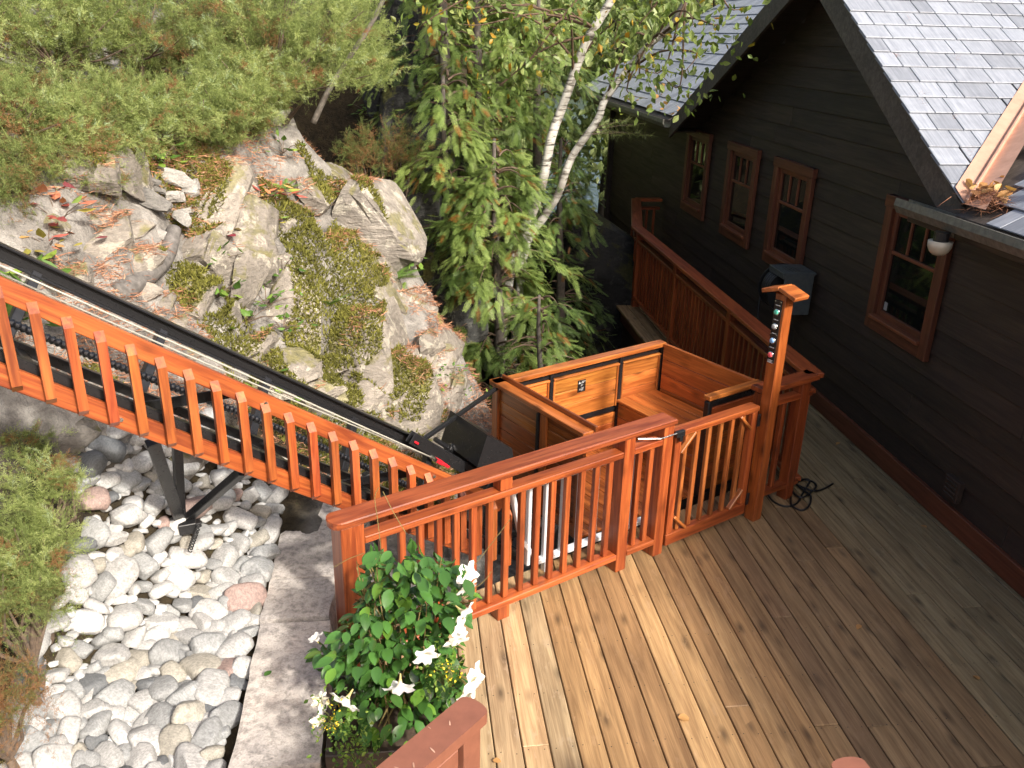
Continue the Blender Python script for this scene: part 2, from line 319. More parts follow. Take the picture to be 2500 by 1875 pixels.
class MB:
    def __init__(s): s.v = []; s.f = []; s.w = []
    def add(s, V, Fs, wc=None):
        k = len(s.v); s.v += [tuple(map(float, p)) for p in V]; s.f += [tuple(i+k for i in q) for q in Fs]
        s.w += [tuple(map(float, p)) for p in (V if wc is None else wc)]
        return s
    def box(s, c, size, ax=I3, bev=.004, cut=None):
        """chamfered box; ax rows are its axes; wc runs along the longest side"""
        hx = np.array(size)/2; b = min(bev, hx.min()*.6); ax = np.array(ax, float)
        V = []; Fs = []; idx = {}
        for sx in (-1, 1):
            for sy in (-1, 1):
                for sz in (-1, 1):
                    for a in range(3):
                        q = np.array([sx, sy, sz])*hx; 
                        for j in range(3):
                            if j != a: q[j] -= b*(sx, sy, sz)[j]
                        idx[(sx, sy, sz, a)] = len(V); V.append(q)
        for a in range(3):
            o1, o2 = [j for j in range(3) if j != a]
            for sg in (-1, 1):
                ring = []
                for u, w in ((-1, -1), (1, -1), (1, 1), (-1, 1)):
                    k = [0, 0, 0]; k[a] = sg; k[o1] = u; k[o2] = w; ring.append(idx[(*k, a)])
                flip = (sg < 0) ^ (a == 1); Fs.append(tuple(ring[::-1] if flip else ring))
            for u in (-1, 1):
                for w in (-1, 1):
                    def key(sa, axx):
                        k = [0, 0, 0]; k[a] = sa; k[o1] = u; k[o2] = w; return idx[(*k, axx)]
                    q = [key(-1, o1), key(1, o1), key(1, o2), key(-1, o2)]
                    if (u*w > 0) ^ (a == 1): q = q[::-1]
                    Fs.append(tuple(q[::-1]))
        for sx in (-1, 1):
            for sy in (-1, 1):
                for sz in (-1, 1):
                    q = [idx[(sx, sy, sz, a)] for a in range(3)]
                    Fs.append(tuple(q if sx*sy*sz > 0 else q[::-1]))
        V = np.array(V); L = int(np.argmax(size)); o = [L]+[j for j in range(3) if j != L]
        wc = V[:, o] + rng.random(3)*7
        P = V@ax + np.array(c)
        if cut is not None: P = cut(P)
        return s.add(P, Fs, wc)
    def bar(s, p, q, w, h, up=(0, 0, 1), bev=.004):
        """bar from p to q; w across, h along up"""
        p = np.array(p, float); q = np.array(q, float); d = q-p; L = np.linalg.norm(d); d /= L
        side = np.cross(np.array(up, float), d); side /= np.linalg.norm(side); u = np.cross(d, side)
        return s.box((p+q)/2, (L, w, h), np.array([d, side, u]), bev)
    def tube(s, pts, r, k=8, cap=True):
        pts = np.array(pts, float); n = len(pts); r = np.full(n, r) if np.isscalar(r) else np.array(r)
        T = np.gradient(pts, axis=0); T /= np.linalg.norm(T, axis=1)[:, None]+1e-9
        a = np.array([0, 0, 1.]) if abs(T[0][2]) < .9 else np.array([1., 0, 0]); nrm = np.cross(T[0], a)
        V = []; Fs = []; wc = []; ln = 0
        for i in range(n):
            nrm = nrm - T[i]*(nrm@T[i]); nrm /= np.linalg.norm(nrm)+1e-9; bn = np.cross(T[i], nrm)
            if i: ln += np.linalg.norm(pts[i]-pts[i-1])
            for j in range(k):
                an = 2*math.pi*j/k; V.append(pts[i]+r[i]*(math.cos(an)*nrm+math.sin(an)*bn)); wc.append((ln, an*r[i], 0))
        for i in range(n-1):
            for j in range(k):
                Fs.append((i*k+j, i*k+(j+1) % k, (i+1)*k+(j+1) % k, (i+1)*k+j))
        if cap: Fs.append(tuple(range(k))[::-1]); Fs.append(tuple((n-1)*k+j for j in range(k)))
        return s.add(V, Fs, wc)
    def prism(s, poly, axis_vec, wc_axes=None):
        """extrude a planar polygon (3D pts) along axis_vec"""
        A = np.array(poly, float); B = A+np.array(axis_vec); n = len(A)
        Fs = [tuple(range(n))[::-1], tuple(range(n, 2*n))]+[(i, (i+1) % n, n+(i+1) % n, n+i) for i in range(n)]
        V = np.vstack([A, B]); nr = np.cross(A[1]-A[0], A[2]-A[0])
        if nr@np.array(axis_vec) < 0: Fs = [q[::-1] for q in Fs]
        return s.add(V, Fs, V if wc_axes is None else V@np.array(wc_axes).T)
    def mesh(s, name, org=np.zeros(3), smooth=False):
        me = bpy.data.meshes.new(name)
        me.from_pydata([tuple(np.array(p)-org) for p in s.v], [], s.f)
        at = me.attributes.new("wc", 'FLOAT_VECTOR', 'POINT'); at.data.foreach_set("vector", np.array(s.w, np.float32).ravel())
        if smooth: me.polygons.foreach_set("use_smooth", [True]*len(me.polygons))
        me.update(); return me
    def part(s, name, mat, root, parent=None, smooth=False, color=None):
        return link(name, s.mesh(name, ORG.get(root.name, np.zeros(3)), smooth), mat, parent or root, color)
def gcol(lo=.85, hi=1.1, sat=.06):
    v = random.uniform(lo, hi); return (v*(1+random.uniform(-sat, sat)), v, v*(1+random.uniform(-sat, sat)))

# ------------------------------------------------------------------ terrain
def smooth(a, b, x): t = np.clip((x-a)/(b-a), 0, 1); return t*t*(3-2*t)
def _h(ix, iy, sd):
    n = (ix*374761393 + iy*668265263 + sd*974634) & 0x7fffffff
    n = ((n ^ (n >> 13))*1274126177) & 0x7fffffff
    return ((n ^ (n >> 16)) & 0xffff)/65535.
def vnoise(x, y, sd=0):
    ix = np.floor(x).astype(np.int64); iy = np.floor(y).astype(np.int64); fx = x-ix; fy = y-iy
    fx = fx*fx*(3-2*fx); fy = fy*fy*(3-2*fy)
    return ((_h(ix, iy, sd)*(1-fx)+_h(ix+1, iy, sd)*fx)*(1-fy)+(_h(ix, iy+1, sd)*(1-fx)+_h(ix+1, iy+1, sd)*fx)*fy)*2-1
def fbm(x, y, sd=0, o=4):
    r = 0; a = 1
    for i in range(o): r = r+a*vnoise(x*2**i+i*17.3, y*2**i-i*9.1, sd+i); a *= .5
    return r
ZT0, ZTS = 2.43, .7217
def ztrack(s): return ZT0-ZTS*(s-.27)
def smax(a, b, k): h = np.clip(.5+.5*(a-b)/k, 0, 1); return b+(a-b)*h+k*h*(1-h)
def smin(a, b, k): return -smax(-a, -b, k)
def terrain(X, Y, detail=True):
    X = np.asarray(X, float); Y = np.asarray(Y, float)
    s = X*math.cos(AR)+Y*math.sin(AR); t = -X*math.sin(AR)+Y*math.cos(AR)
    n = X*math.cos(AB)+Y*math.sin(AB); b = -X*math.sin(AB)+Y*math.cos(AB)
    plane = ztrack(s)-.62+1.1*(t-5.25)
    bed = .27+.07*np.clip(b-3, -1, 4)+.3*np.clip(-1.35-n, 0, 3)
    bed = bed-1.1*smooth(2.3, 3.2, s)
    bed = np.where(n > -.6, -.75, bed)
    z = smax(plane, bed, .12)
    crest = 2.75-.85*smooth(2.3, 3.9, s)+.1*np.clip(t-7, 0, 60)+.5*smooth(1.2, -.5, s)
    z = smin(z, crest, .35)
    se = 3.85+.28*(7.3-np.clip(t, 4, 9))
    z = z-2.4*np.clip(s-se, 0, 5)
    left = smooth(1.1, -1.6, X)
    back = left*(-.95+4.3*smooth(9.9, 12.6, Y+.35*X)+.12*np.clip(Y-12.5, 0, 200))+(1-left)*(-1.05-.22*np.clip(Y-10.5, 0, 16)-.1*np.clip(X-2, 0, 30))
    z = np.where((Y > 5.5) & (s > 2.0), smax(z, back, .15), z)
    far = smooth(60, 130, np.hypot(X, Y)); z = z*(1-far)+far*(-5.2+26*smooth(150, 330, Y)+10*smooth(90, 300, np.abs(X)))
    z = np.clip(z, -6, 60)
    if detail:
        hillm = smooth(.05, .4, plane-bed)*smooth(60, 20, np.hypot(X, Y))
        u = s*.9-t*.45+.16*fbm(X*1.3, Y*1.3, 5, 3); saw = (u*1.9) % 1.0; saw = np.minimum(saw/.8, (1-saw)/.2); u2 = t*.9+s*.35+.2*fbm(X*1.1, Y*1.1, 15, 3); sw2 = (u2*1.5) % 1.0; sw2 = np.minimum(sw2/.8, (1-sw2)/.2)
        z = z+hillm*(.07*fbm(X*1.6, Y*1.6, 1, 4)+(.15*(saw-.5)+.1*(sw2-.5))*smooth(-.5, .3, fbm(X*.9, Y*.9, 9, 2))*smooth(14, 10, np.hypot(X, Y))+.025*fbm(X*7, Y*7, 3, 3))
        z = z+(1-hillm)*.02*fbm(X*3, Y*3, 2, 3)
    return z
def hit(px, py, lift=0.):
    d = ray(px, py); k = np.linspace(2.2, 26, 2400); P = EYE+d*k[:, None]
    below = P[:, 2] < terrain(P[:, 0], P[:, 1], False)+lift
    i = int(np.argmax(below)) if below.any() else 1200
    return P[i]
def grid1(lo, hi, step, far, grow=1.22):
    a = list(np.arange(lo, hi, step)); st = step; x = a[-1]
    while x < far: st = min(st*grow, 25); x += st; a.append(x)
    st = step; x = a[0]; pre = []
    while x > -far: st = min(st*grow, 25); x -= st; pre.append(x)
    return np.array(pre[::-1]+a)
gx = grid1(-5.2, 1.6, .045, 700); gy = grid1(2.2, 12.5, .055, 700)
GX, GY = np.meshgrid(gx, gy); GZ = terrain(GX, GY)
nx, ny = len(gx), len(gy); ii = (np.arange(ny-1)[:, None]*nx+np.arange(nx-1)[None, :]).ravel()
quads = np.stack([ii, ii+1, ii+1+nx, ii+nx], 1)
nB = GX*math.cos(AB)+GY*math.sin(AB); bB = -GX*math.sin(AB)+GY*math.cos(AB); sB = GX*math.cos(AR)+GY*math.sin(AR); tB = -GX*math.sin(AR)+GY*math.cos(AR)
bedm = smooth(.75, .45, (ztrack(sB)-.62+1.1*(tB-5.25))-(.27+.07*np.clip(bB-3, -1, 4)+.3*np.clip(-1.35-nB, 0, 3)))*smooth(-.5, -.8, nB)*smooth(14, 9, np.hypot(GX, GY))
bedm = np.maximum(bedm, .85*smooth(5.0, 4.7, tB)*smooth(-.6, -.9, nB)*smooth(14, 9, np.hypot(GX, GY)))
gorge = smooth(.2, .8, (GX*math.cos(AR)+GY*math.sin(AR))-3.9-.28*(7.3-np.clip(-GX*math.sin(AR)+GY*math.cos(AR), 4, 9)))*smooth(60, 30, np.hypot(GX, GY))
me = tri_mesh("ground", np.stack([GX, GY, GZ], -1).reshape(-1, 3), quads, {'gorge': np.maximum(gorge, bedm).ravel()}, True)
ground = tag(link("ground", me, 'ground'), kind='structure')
me = tri_mesh("lake", [(-600, 18, -4.2), (600, 18, -4.2), (600, 600, -4.2), (-600, 600, -4.2)], [(0, 1, 2, 3)])
tag(link("lake", me, 'water'), kind='structure')
exec_marker = 0
def att(px, py, t):            # pixel ray met with the vertical plane t = const of the rail frame -> (s,t,z)
    d = F('r', ray(px, py)); k = t/d[1]; return np.array([k*d[0], t, H+k*d[2]])
# ------------------------------------------------------------------ deck
tn, tb = -math.cos(AR-AB+math.pi/2-math.pi/2), 0
c_tn = (F('r', W('b', 1, 0, 0)))[1]; c_tb = (F('r', W('b', 0, 1, 0)))[1]
def b_at_t(n, t): return (t-c_tn*n)/c_tb
deck = MB()
deck.box((1.75, 1.2, -.09), (4.5, 6.0, .03)); deck.box((3.5, 8.6, -.09), (1.0, 9.3, .03))  # dark sheets added below the boards to stop light showing through the gaps
for q in range(6): deck.box((1.75, -1.2+q*.9, -.16), (4.5, .04, .1))
dk = link("deck", deck.mesh("deck"), M['planter']); dk.rotation_euler = (0, 0, AB); tag(dk, kind='structure')
PIT = 3.96
def deck_piece(n0, n1, b0, b1, slant, col):
    m = MB()
    def cut(P):
        if slant:
            far = P[:, 1] > (b0+b1)/2; P = P.copy(); P[far, 1] += np.array([b_at_t(x, PIT) for x in P[far, 0]])-b1
        return P
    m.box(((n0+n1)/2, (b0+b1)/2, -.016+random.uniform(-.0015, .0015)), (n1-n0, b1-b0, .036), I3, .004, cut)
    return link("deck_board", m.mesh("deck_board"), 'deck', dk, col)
k0 = -6
for k in range(k0, 26):
    n0 = .387+.1443*k+.0035; n1 = min(n0+.1443-.007, 4.045); nm = (n0+n1)/2
    if n1-n0 < .02: continue
    far = nm > 2.9
    bend = (13.35 if nm > 3.45 else (11.45+(nm-2.9)*3.4)) if far else b_at_t(nm, PIT)
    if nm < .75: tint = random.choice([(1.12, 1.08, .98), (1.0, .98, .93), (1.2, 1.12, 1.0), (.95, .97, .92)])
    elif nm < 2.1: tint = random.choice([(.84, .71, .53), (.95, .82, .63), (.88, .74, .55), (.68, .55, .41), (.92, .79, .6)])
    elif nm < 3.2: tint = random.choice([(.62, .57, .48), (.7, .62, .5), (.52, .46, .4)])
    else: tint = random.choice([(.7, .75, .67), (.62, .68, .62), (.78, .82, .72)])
    cuts = [-1.4]
    b = -1.4+random.uniform(1.2, 3.6)
    while b < bend-.9: cuts.append(b); b += random.uniform(2.2, 4.2)
    cuts.append(bend)
    if nm > 1.5: tint = tuple(x*(1.0 if nm < 2.1 else .92) for x in tint)  # boards toward the house darkened further, deepening its shade in the tint
    for i in range(len(cuts)-1):
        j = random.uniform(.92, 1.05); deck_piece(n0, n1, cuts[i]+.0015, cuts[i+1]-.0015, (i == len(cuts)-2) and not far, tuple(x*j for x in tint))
sv = []; sf = []
for k in range(k0, 25):
    nm = .387+.1443*(k+.5)
    for jb in np.arange(-1.2, 13, .41):
        if jb > (b_at_t(nm, PIT)-.05 if nm < 2.9 else 11.4): continue
        for dx in (-.042, .042):
            c = np.array([nm+dx+random.gauss(0, .003), jb+random.gauss(0, .006), .0035]); k_ = len(sv); sv += [c+.0036*np.array([math.cos(a), math.sin(a), 0]) for a in np.arange(6)*math.pi/3]; sf.append(tuple(range(k_, k_+6)))
mm_ = MB(); mm_.add(sv, sf); tag(link("screw_heads", mm_.mesh("screw_heads"), 'hose', dk), kind='stuff')
# skirts under the balcony and along the pit
m = MB(); m.bar((2.93, 6.2, -.13), (2.93, 11.4, -.13), .035, .2); m.bar((2.93, 11.4, -.13), (3.5, 13.35, -.13), .035, .2)
rim = link("rim_joist", m.mesh("rim_joist"), 'trim', dk)
m = MB(); m.box((2.99, 8.8, -.9), (.06, 5.1, 1.4)); m.bar((2.99, 11.35, -.9), (3.55, 13.3, -.9), .05, 1.4)
link("skirt_wall", m.mesh("skirt_wall"), 'siding', dk)

# ------------------------------------------------------------------ railings
def copies(src, positions, root, parent=None):
    out = [src]
    for p in positions:
        o = src.copy(); COL.objects.link(o); o.parent = parent or root; o.location = Vector(src.location)+Vector(p); out.append(o)
    return out
def v3(*a): return np.array(a, float)
RT = 3.60
fr = thing("deck_railing", "glossy red stained deck railing with a rounded cap end beside the flowering plant", "railing", 'r', (2.7, 3.66, 0))
m = MB(); L0, L1, zc = 1.45, 3.93, 1.06
poly = [(L1, RT-.01), (L1, RT+.135)]
for a in np.linspace(0, math.pi, 11): poly.append((L0+.072-.072*math.sin(a), RT+.0625+.0725*math.cos(a)))
top = [(x, y, zc) for x, y in poly]; n_ = len(top); ins = lambda p, e, z: (np.clip(p[0], L0+e, L1-e), np.clip(p[1], RT-.01+e, RT+.135-e), z)
rings = [[ins(p, .006, zc) for p in poly], [ins(p, 0, zc-.006) for p in poly], [ins(p, 0, zc-.034) for p in poly], [ins(p, .006, zc-.04) for p in poly]]
V = [p for r_ in rings for p in r_]; Fs = [tuple(range(n_)), tuple(range(3*n_, 4*n_))[::-1]]
for q in range(3): Fs += [(q*n_+i, (q+1)*n_+i, (q+1)*n_+(i+1) % n_, q*n_+(i+1) % n_) for i in range(n_)]
m.add(V, Fs); m.part("cap_rail", 'rail', fr, color=(.78, .8, .95))
for s0_, s1_ in ((1.635, 3.478), (3.572, 3.828)):
    MB().box(((s0_+s1_)/2, RT+.052, .905), (s1_-s0_, .09, .042)).part("upper_rail", 'rail', fr)
    MB().box(((s0_+s1_)/2, RT+.047, .125), (s1_-s0_, .092, .042)).part("lower_rail", 'rail', fr)
for s_, w_, d_ in ((1.565, .135, .13), (3.525, .09, .125), (3.875, .09, .125)):
    MB().box((s_, RT+.004+d_/2, .508), (w_, d_, 1.016)).part("post", 'rail', fr)
for s_ in (2.555,):
    MB().box((s_, RT+.055, .05), (.09, .08, .1)).part("foot_block", 'rail', fr)
    MB().box((s_, RT+.055, .972), (.085, .085, .088)).part("spacer_block", 'rail', fr)
bal = MB().box((0, 0, 0), (.038, .038, .736)).mesh("baluster")
def baluster(root, x, y, z, me=bal, mat='rail', parent=None, col=None):
    o = link("baluster", me, mat, parent or root, col or gcol(.85, 1.08, .04)); o.location = Vector(v3(x, y, z)-ORG[root.name]); return o
for i in range(15): baluster(fr, 1.755+i*.1175, RT+.05, .515)
for i in range(2): baluster(fr, 3.655+i*.105, RT+.05, .515)
# latch and thin pull rod on the gate post
m = MB(); m.tube([(3.62, RT+.04, .975), (3.78, RT-.01, .955), (3.97, RT-.025, .965)], .006, 6); m.part("pull_rod", 'steel', fr)
m = MB(); m.box((3.955, RT-.018, .95), (.075, .03, .045), I3, .004); m.box((3.965, RT-.02, .915), (.03, .02, .05), I3, .004); m.part("latch", 'black', fr)

gt = thing("gate", "small red cedar gate with corner braces between railing end and tall control post", "gate", 'r', (4.36, 3.62, .04))
g0, g1_, zb, zt_ = 3.945, 4.785, .05, .955
MB().box(((g0+g1_)/2, RT+.04, zt_-.021), (g1_-g0, .09, .042)).part("top_rail", 'rail', gt, color=(1.12, 1.2, 1.1))
MB().box(((g0+g1_)/2, RT+.03, zb+.045), (g1_-g0, .055, .09)).part("bottom_rail", 'rail', gt)
for s_ in (g0+.03, g1_-.03): MB().box((s_, RT+.03, (zb+zt_)/2+.022), (.058, .052, zt_-zb-.14)).part("stile", 'rail', gt)
gb = MB().box((0, 0, 0), (.034, .03, .77)).mesh("gate_baluster")
for i in range(6): o = baluster(gt, g0+.125+i*.118, RT+.035, .525, gb, 'cedar'); o.name = "baluster"
for sx, sz in ((-1, 1), (1, 1), (-1, -1), (1, -1)):
    cx = (g0+.06) if sx < 0 else (g1_-.06); cz = (zt_-.045) if sz > 0 else (zb+.095)
    MB().bar((cx, RT+.012, cz-sz*.13), (cx-sx*.13, RT+.012, cz), .022, .038, (0, 1, 0)).part("corner_brace", 'cedar', gt, color=(1.1, 1.15, 1.1))
for z_ in (.18, .84): MB().box((g1_+.005, RT-.006, z_), (.03, .012, .1)).part("hinge", 'black', gt)

cpst = thing("control_post", "tall cedar post with small ridged cap and four lit push buttons", "control post", 'r', (4.855, 3.575, 0))
ctop = 1.80
MB().box((4.855, 3.575, ctop/2), (.09, .09, ctop)).part("post", 'cedar', cpst, color=(.92, .78, .7))
for sgn in (-1, 1):
    a = math.radians(18); ax = np.array([[1, 0, 0], [0, math.cos(a), -sgn*math.sin(a)], [0, sgn*math.sin(a), math.cos(a)]])
    MB().box((4.85, 3.575+sgn*.072, ctop+.022-.004), (.15, .15, .03), ax).part("cap_board", 'cedar', cpst, color=(1.05, 1.0, .95))
pl = MB().box((4.806, 3.582, 1.525), (.007, .064, .46), I3, .002).part("button_panel", 'plaque', cpst)
for i, (k, z_) in enumerate((('green', 1.67), ('clear', 1.565), ('blue', 1.46), ('red', 1.355))):
    m = MB(); m.tube([(4.803, 3.582, z_), (4.796, 3.582, z_), (4.794, 3.582, z_)], [.0235, .0235, .019], 18); m.part("bezel", 'steel', cpst, pl, True)
    m = MB(); m.tube([(4.796, 3.582, z_), (4.786, 3.582, z_), (4.783, 3.582, z_)], [.0175, .0175, .012], 18); m.part("button", 'b'+k, cpst, pl, True)
m = MB()
for z_ in (1.72, 1.615, 1.515, 1.41, 1.315): 
    for q in range(5): m.box((4.8018, 3.566+q*.008+random.uniform(-.001, .001), z_-.002), (.0008, .0055, .006), I3, .0002)
for z_ in (1.334, 1.326):
    for q in range(6): m.box((4.8018, 3.562+q*.008, z_-.03), (.0008, .006, .005), I3, .0002)
m.part("button_lettering", 'print', cpst, pl)
for y_, z_ in ((3.558, 1.745), (3.606, 1.745), (3.558, 1.505), (3.606, 1.505), (3.558, 1.305), (3.606, 1.305)):
    m = MB(); m.tube([(4.803, y_, z_), (4.799, y_, z_)], .005, 8); m.part("screw", 'steel', cpst, pl)

def rail_run(root, p, q, posts, capw=.15, z1=1.06, pitch=.118, endposts=True, bw=.036):
    p = np.array(p, float); q = np.array(q, float); d = q-p; L = np.linalg.norm(d); d /= L
    P = lambda x, z: (p[0]+d[0]*x, p[1]+d[1]*x, z)
    MB().bar(P(-capw/2*.0, z1-.02), P(L, z1-.02), capw, .04).part("cap_rail", 'rail', root, color=(.75, .72, .75))
    MB().bar(P(.02, .905), P(L-.02, .905), .085, .04).part("upper_rail", 'rail', root, color=(.7, .65, .6))
    MB().bar(P(.02, .13), P(L-.02, .13), .085, .04).part("lower_rail", 'rail', root, color=(.7, .65, .6))
    ang = math.atan2(d[1], d[0])
    pm = [x for x in posts]
    for x in pm:
        m = MB(); m.bar(P(x-.045, .5), P(x+.045, .5), .09, 1.02); m.part("post", 'rail', root, color=(.75, .7, .68))
    x = pitch*.6
    while x < L-.04:
        if all(abs(x-k_) > .085 for k_ in pm):
            o = baluster(root, *P(x, .516), col=(.72, .68, .64)); o.rotation_euler = (0, 0, ang)
        x += pitch
br = thing("balcony_railing", "dark red railing running along the brown house wall from the tall post to a bend", "railing", 'b', (3.09, 8, 0))
c0 = F('b', W('r', 4.84, 3.675)); c1 = F('b', W('r', 5.42, 3.675)); c1[0] = 3.09
rail_run(br, c0, c1, (.06, .5), .14)
rail_run(br, (3.09, c1[1]-.03), (3.09, 11.15), (1.75, 3.5, 5.2))
rail_run(br, (3.09, 11.15), (3.62, 13.25), (1.1, 2.12))
rail_run(br, (3.62, 13.25), (4.03, 13.25), ())

# near handrail with a curved end, and the one across the stair head
def near_rail(label, p, q, rise, capw=.13):
    r_ = thing("stair_railing", label, "railing", 'w', (*p, 0))
    p = np.array([*p, 1.06]); q = np.array([*q, 1.06+rise]); d = (q-p)/np.linalg.norm(q-p); sd_ = np.cross((0, 0, 1), d); sd_ /= np.linalg.norm(sd_)
    poly = []
    for a in np.linspace(-math.pi/2, math.pi/2, 9): poly.append(p+d*(.03-.03*math.cos(a))+sd_*capw/2*math.sin(a))
    poly += [q+sd_*capw/2, q-sd_*capw/2]
    MB().prism([x-np.array([0, 0, .05]) for x in poly], (0, 0, .05)).part("cap_rail", 'oldrail', r_)
    x = p+d*.09; MB().box((x[0], x[1], .5), (.095, .1, 1.0), np.array([[d[0], d[1], 0], [-d[1], d[0], 0], [0, 0, 1]])).part("post", 'oldrail', r_)
    hv = d.copy(); 
    MB().bar(p+d*.14-np.array([0, 0, .16]), q-np.array([0, 0, .16]), .05, .09).part("upper_rail", 'oldrail', r_)
    MB().bar(p+d*.14-np.array([0, 0, .93]), q-np.array([0, 0, .93]), .05, .09).part("lower_rail", 'oldrail', r_)
    Lq = np.linalg.norm(q-p); k = .26
    while k < Lq: 
        x = p+d*k; MB().box((x[0], x[1], x[2]-.55), (.038, .038, .75)).part("baluster", 'oldrail', r_); k += .12
    return r_
e1 = atz(1168, 1712, 1.06); e2 = atz(985, 1868, 1.06); dd = (e2-e1)[:2]; dd /= np.linalg.norm(dd)
near_rail("brown painted stair handrail with pale scuffs below the flowering planter", e1[:2], e1[:2]+dd*1.5, .0)
e3 = atz(2058, 1846, 1.06); near_rail("brown painted handrail with rounded end standing alone on the open deck", e3[:2]+np.array([.0, -.005]), e3[:2]+np.array([.35, -1.4]), .0)

# ------------------------------------------------------------------ lift track
EA = math.atan(ZTS); TD = v3(math.cos(EA), 0, -math.sin(EA)); TN = v3(math.sin(EA), 0, math.cos(EA)); TAX = np.array([TD, [0, 1, 0], TN])
def TP(s, t, d): return v3(s, t, ztrack(s))-TN*d
tr = thing("lift_track", "black steel inclined lift track climbing the rocky slope beside pebbles", "lift track", 'r', (1.0, 4.45, .7))
S0, S1 = -1.6, 3.35
def tbar(m, s0, s1, t, d, w, h, bev=.003): return m.bar(TP(s0, t, d), TP(s1, t, d), w, h, TN, bev)
m = MB(); tbar(m, S0, S1, 4.085, .055, .05, .06); m.part("near_upper_chord", 'black', tr)
m = MB(); tbar(m, S0, S1, 4.085, .335, .05, .07); m.part("near_lower_chord", 'black', tr)
m = MB(); tbar(m, S0, 2.72, 4.8, -.022, .07, .012); tbar(m, S0, 2.72, 4.8, .012, .012, .06); tbar(m, S0, 2.72, 4.8, .046, .09, .012); m.part("far_rail_beam", 'black', tr)
m = MB(); tbar(m, S0, S1, 4.4, .33, .04, .05); m.part("middle_chord", 'black', tr)
for i in range(9):
    s_ = -1.2+i*.56
    m = MB(); m.bar(TP(s_, 4.8, .04), TP(s_-.02, 4.56, .36), .06, .05, TD); m.part("cross_tie", 'black', tr)
    m = MB(); m.bar(TP(s_+.02, 4.1, .34), TP(s_, 4.56, .37), .05, .05, TN); m.part("cross_strut", 'black', tr)
for i in range(5):
    s_ = -.9+i*1.05
    m = MB(); m.bar(TP(s_, 4.11, .09), TP(s_-.22, 4.3, .36), .06, .012, (0, 1, 0)); m.part("gusset", 'black', tr)
base = F('r', hit(442, 1275)); base[2] -= .03
bt = lambda px, py, t: att(px, py, t)
for a_, nm, w_ in ((bt(372, 1078, 4.14), "leg", .065), (bt(432, 1080, 4.45), "leg", .05), (bt(592, 1150, 4.12), "brace", .045)):
    m = MB(); m.bar(a_, base+v3(0, 0, .02), w_, .05, (0, 1, .2)); m.part(nm, 'black', tr)
m = MB(); m.box(base+v3(.02, 0, .015), (.16, .14, .03)); m.part("foot_plate", 'black', tr)
b2 = F('r', hit(110, 1150)); 
m = MB(); m.bar(TP(-.55, 4.3, .3), v3(-.6, 4.35, float(terrain(*W('r', -.6, 4.35)[:2]))-.05), .06, .06, (0, 1, 0)); m.part("leg", 'black', tr)
m = MB(); m.bar(TP(2.3, 4.6, .3), v3(2.25, 4.6, float(terrain(*W('r', 2.25, 4.6)[:2]))-.05), .06, .06, (0, 1, 0)); m.part("leg", 'black', tr)
# ribbed conduit
us = np.arange(S0, 2.6, .0055); pts = np.array([TP(u, 4.34, .215+.012*math.sin(u*3)) for u in us]); rr = .019+.0035*np.sin(np.arange(len(us))*math.pi/2*1.02)
m = MB(); m.tube(pts, rr, 8); m.part("ribbed_conduit", 'conduit', tr, smooth=True)
endc = att(1052, 1116, 4.45)
for dz, st in ((0, att(0, 648, 4.3)), (.02, att(0, 655, 4.36))):
    d_ = endc-st; a0 = st-d_*.5; m = MB(); q = np.linspace(0, 1, 24)
    m.tube([a0+(endc-a0)*x+v3(0, 0, -dz*math.sin(math.pi*x)*1.5) for x in q], .0055, 6); m.part("wire_rope", 'cable', tr, smooth=True)
# carriage at the foot
cg = thing("lift_carriage", "black carriage bracket with red shackle at the foot of the track", "carriage", 'r', (2.9, 4.7, .3))
p0, p1 = att(1006, 1070, 4.66), att(1185, 1172, 4.66)
m = MB(); dv = (p1-p0)/np.linalg.norm(p1-p0); m.bar(p0, p1+dv*.3, .012, .085, (0, 0, 1), .004); m.bar(p0+v3(0, .05, .0), p1+dv*.3+v3(0, .05, 0), .012, .085, (0, 0, 1), .004); m.part("side_plate", 'black', cg)
q0, q1 = att(1062, 1072, 4.86), att(1165, 1140, 4.86)
dq = (q1-q0); m = MB(); m.tube([q0, q0+dq*.28, q0+dq*.281, q0+dq*.42, q0+dq*.421, q0+dq*.66, q0+dq*.661, q0+dq*.8, q0+dq*1.25], [.018, .018, .034, .034, .024, .024, .036, .036, .03], 12); m.part("buffer_tube", 'black', cg, smooth=False)
for x_ in (.3, .68, .98): m = MB(); m.tube([q0+dq*x_, q0+dq*(x_+.02)], .038, 12); m.part("clamp_ring", 'steel', cg)
lp = att(1015, 1080, 4.648); m = MB(); m.bar(lp-dv*.012, lp+dv*.028, .012, .016); m.part("red_lamp", 'redpaint', cg)
sh = att(1062, 1121, 4.45); dr = (p1-p0)/np.linalg.norm(p1-p0)
m = MB(); m.bar(sh, sh+dr*.07, .036, .03); m.bar(sh+dr*.06+v3(0, .016, 0), sh+dr*.13+v3(0, .016, 0), .01, .02); m.bar(sh+dr*.06-v3(0, .016, 0), sh+dr*.13-v3(0, .016, 0), .01, .02); m.part("shackle", 'redpaint', cg)
m = MB(); m.tube([sh-dr*.012+v3(0, -.03, .0), sh-dr*.012+v3(0, .03, .0)], .014, 10); m.part("pin", 'steel', cg)
m = MB(); m.bar(p1-dr*.02, p1+dr*.6, .16, .14, (0, 0, 1), .01); m.part("carriage_frame", 'black', cg)

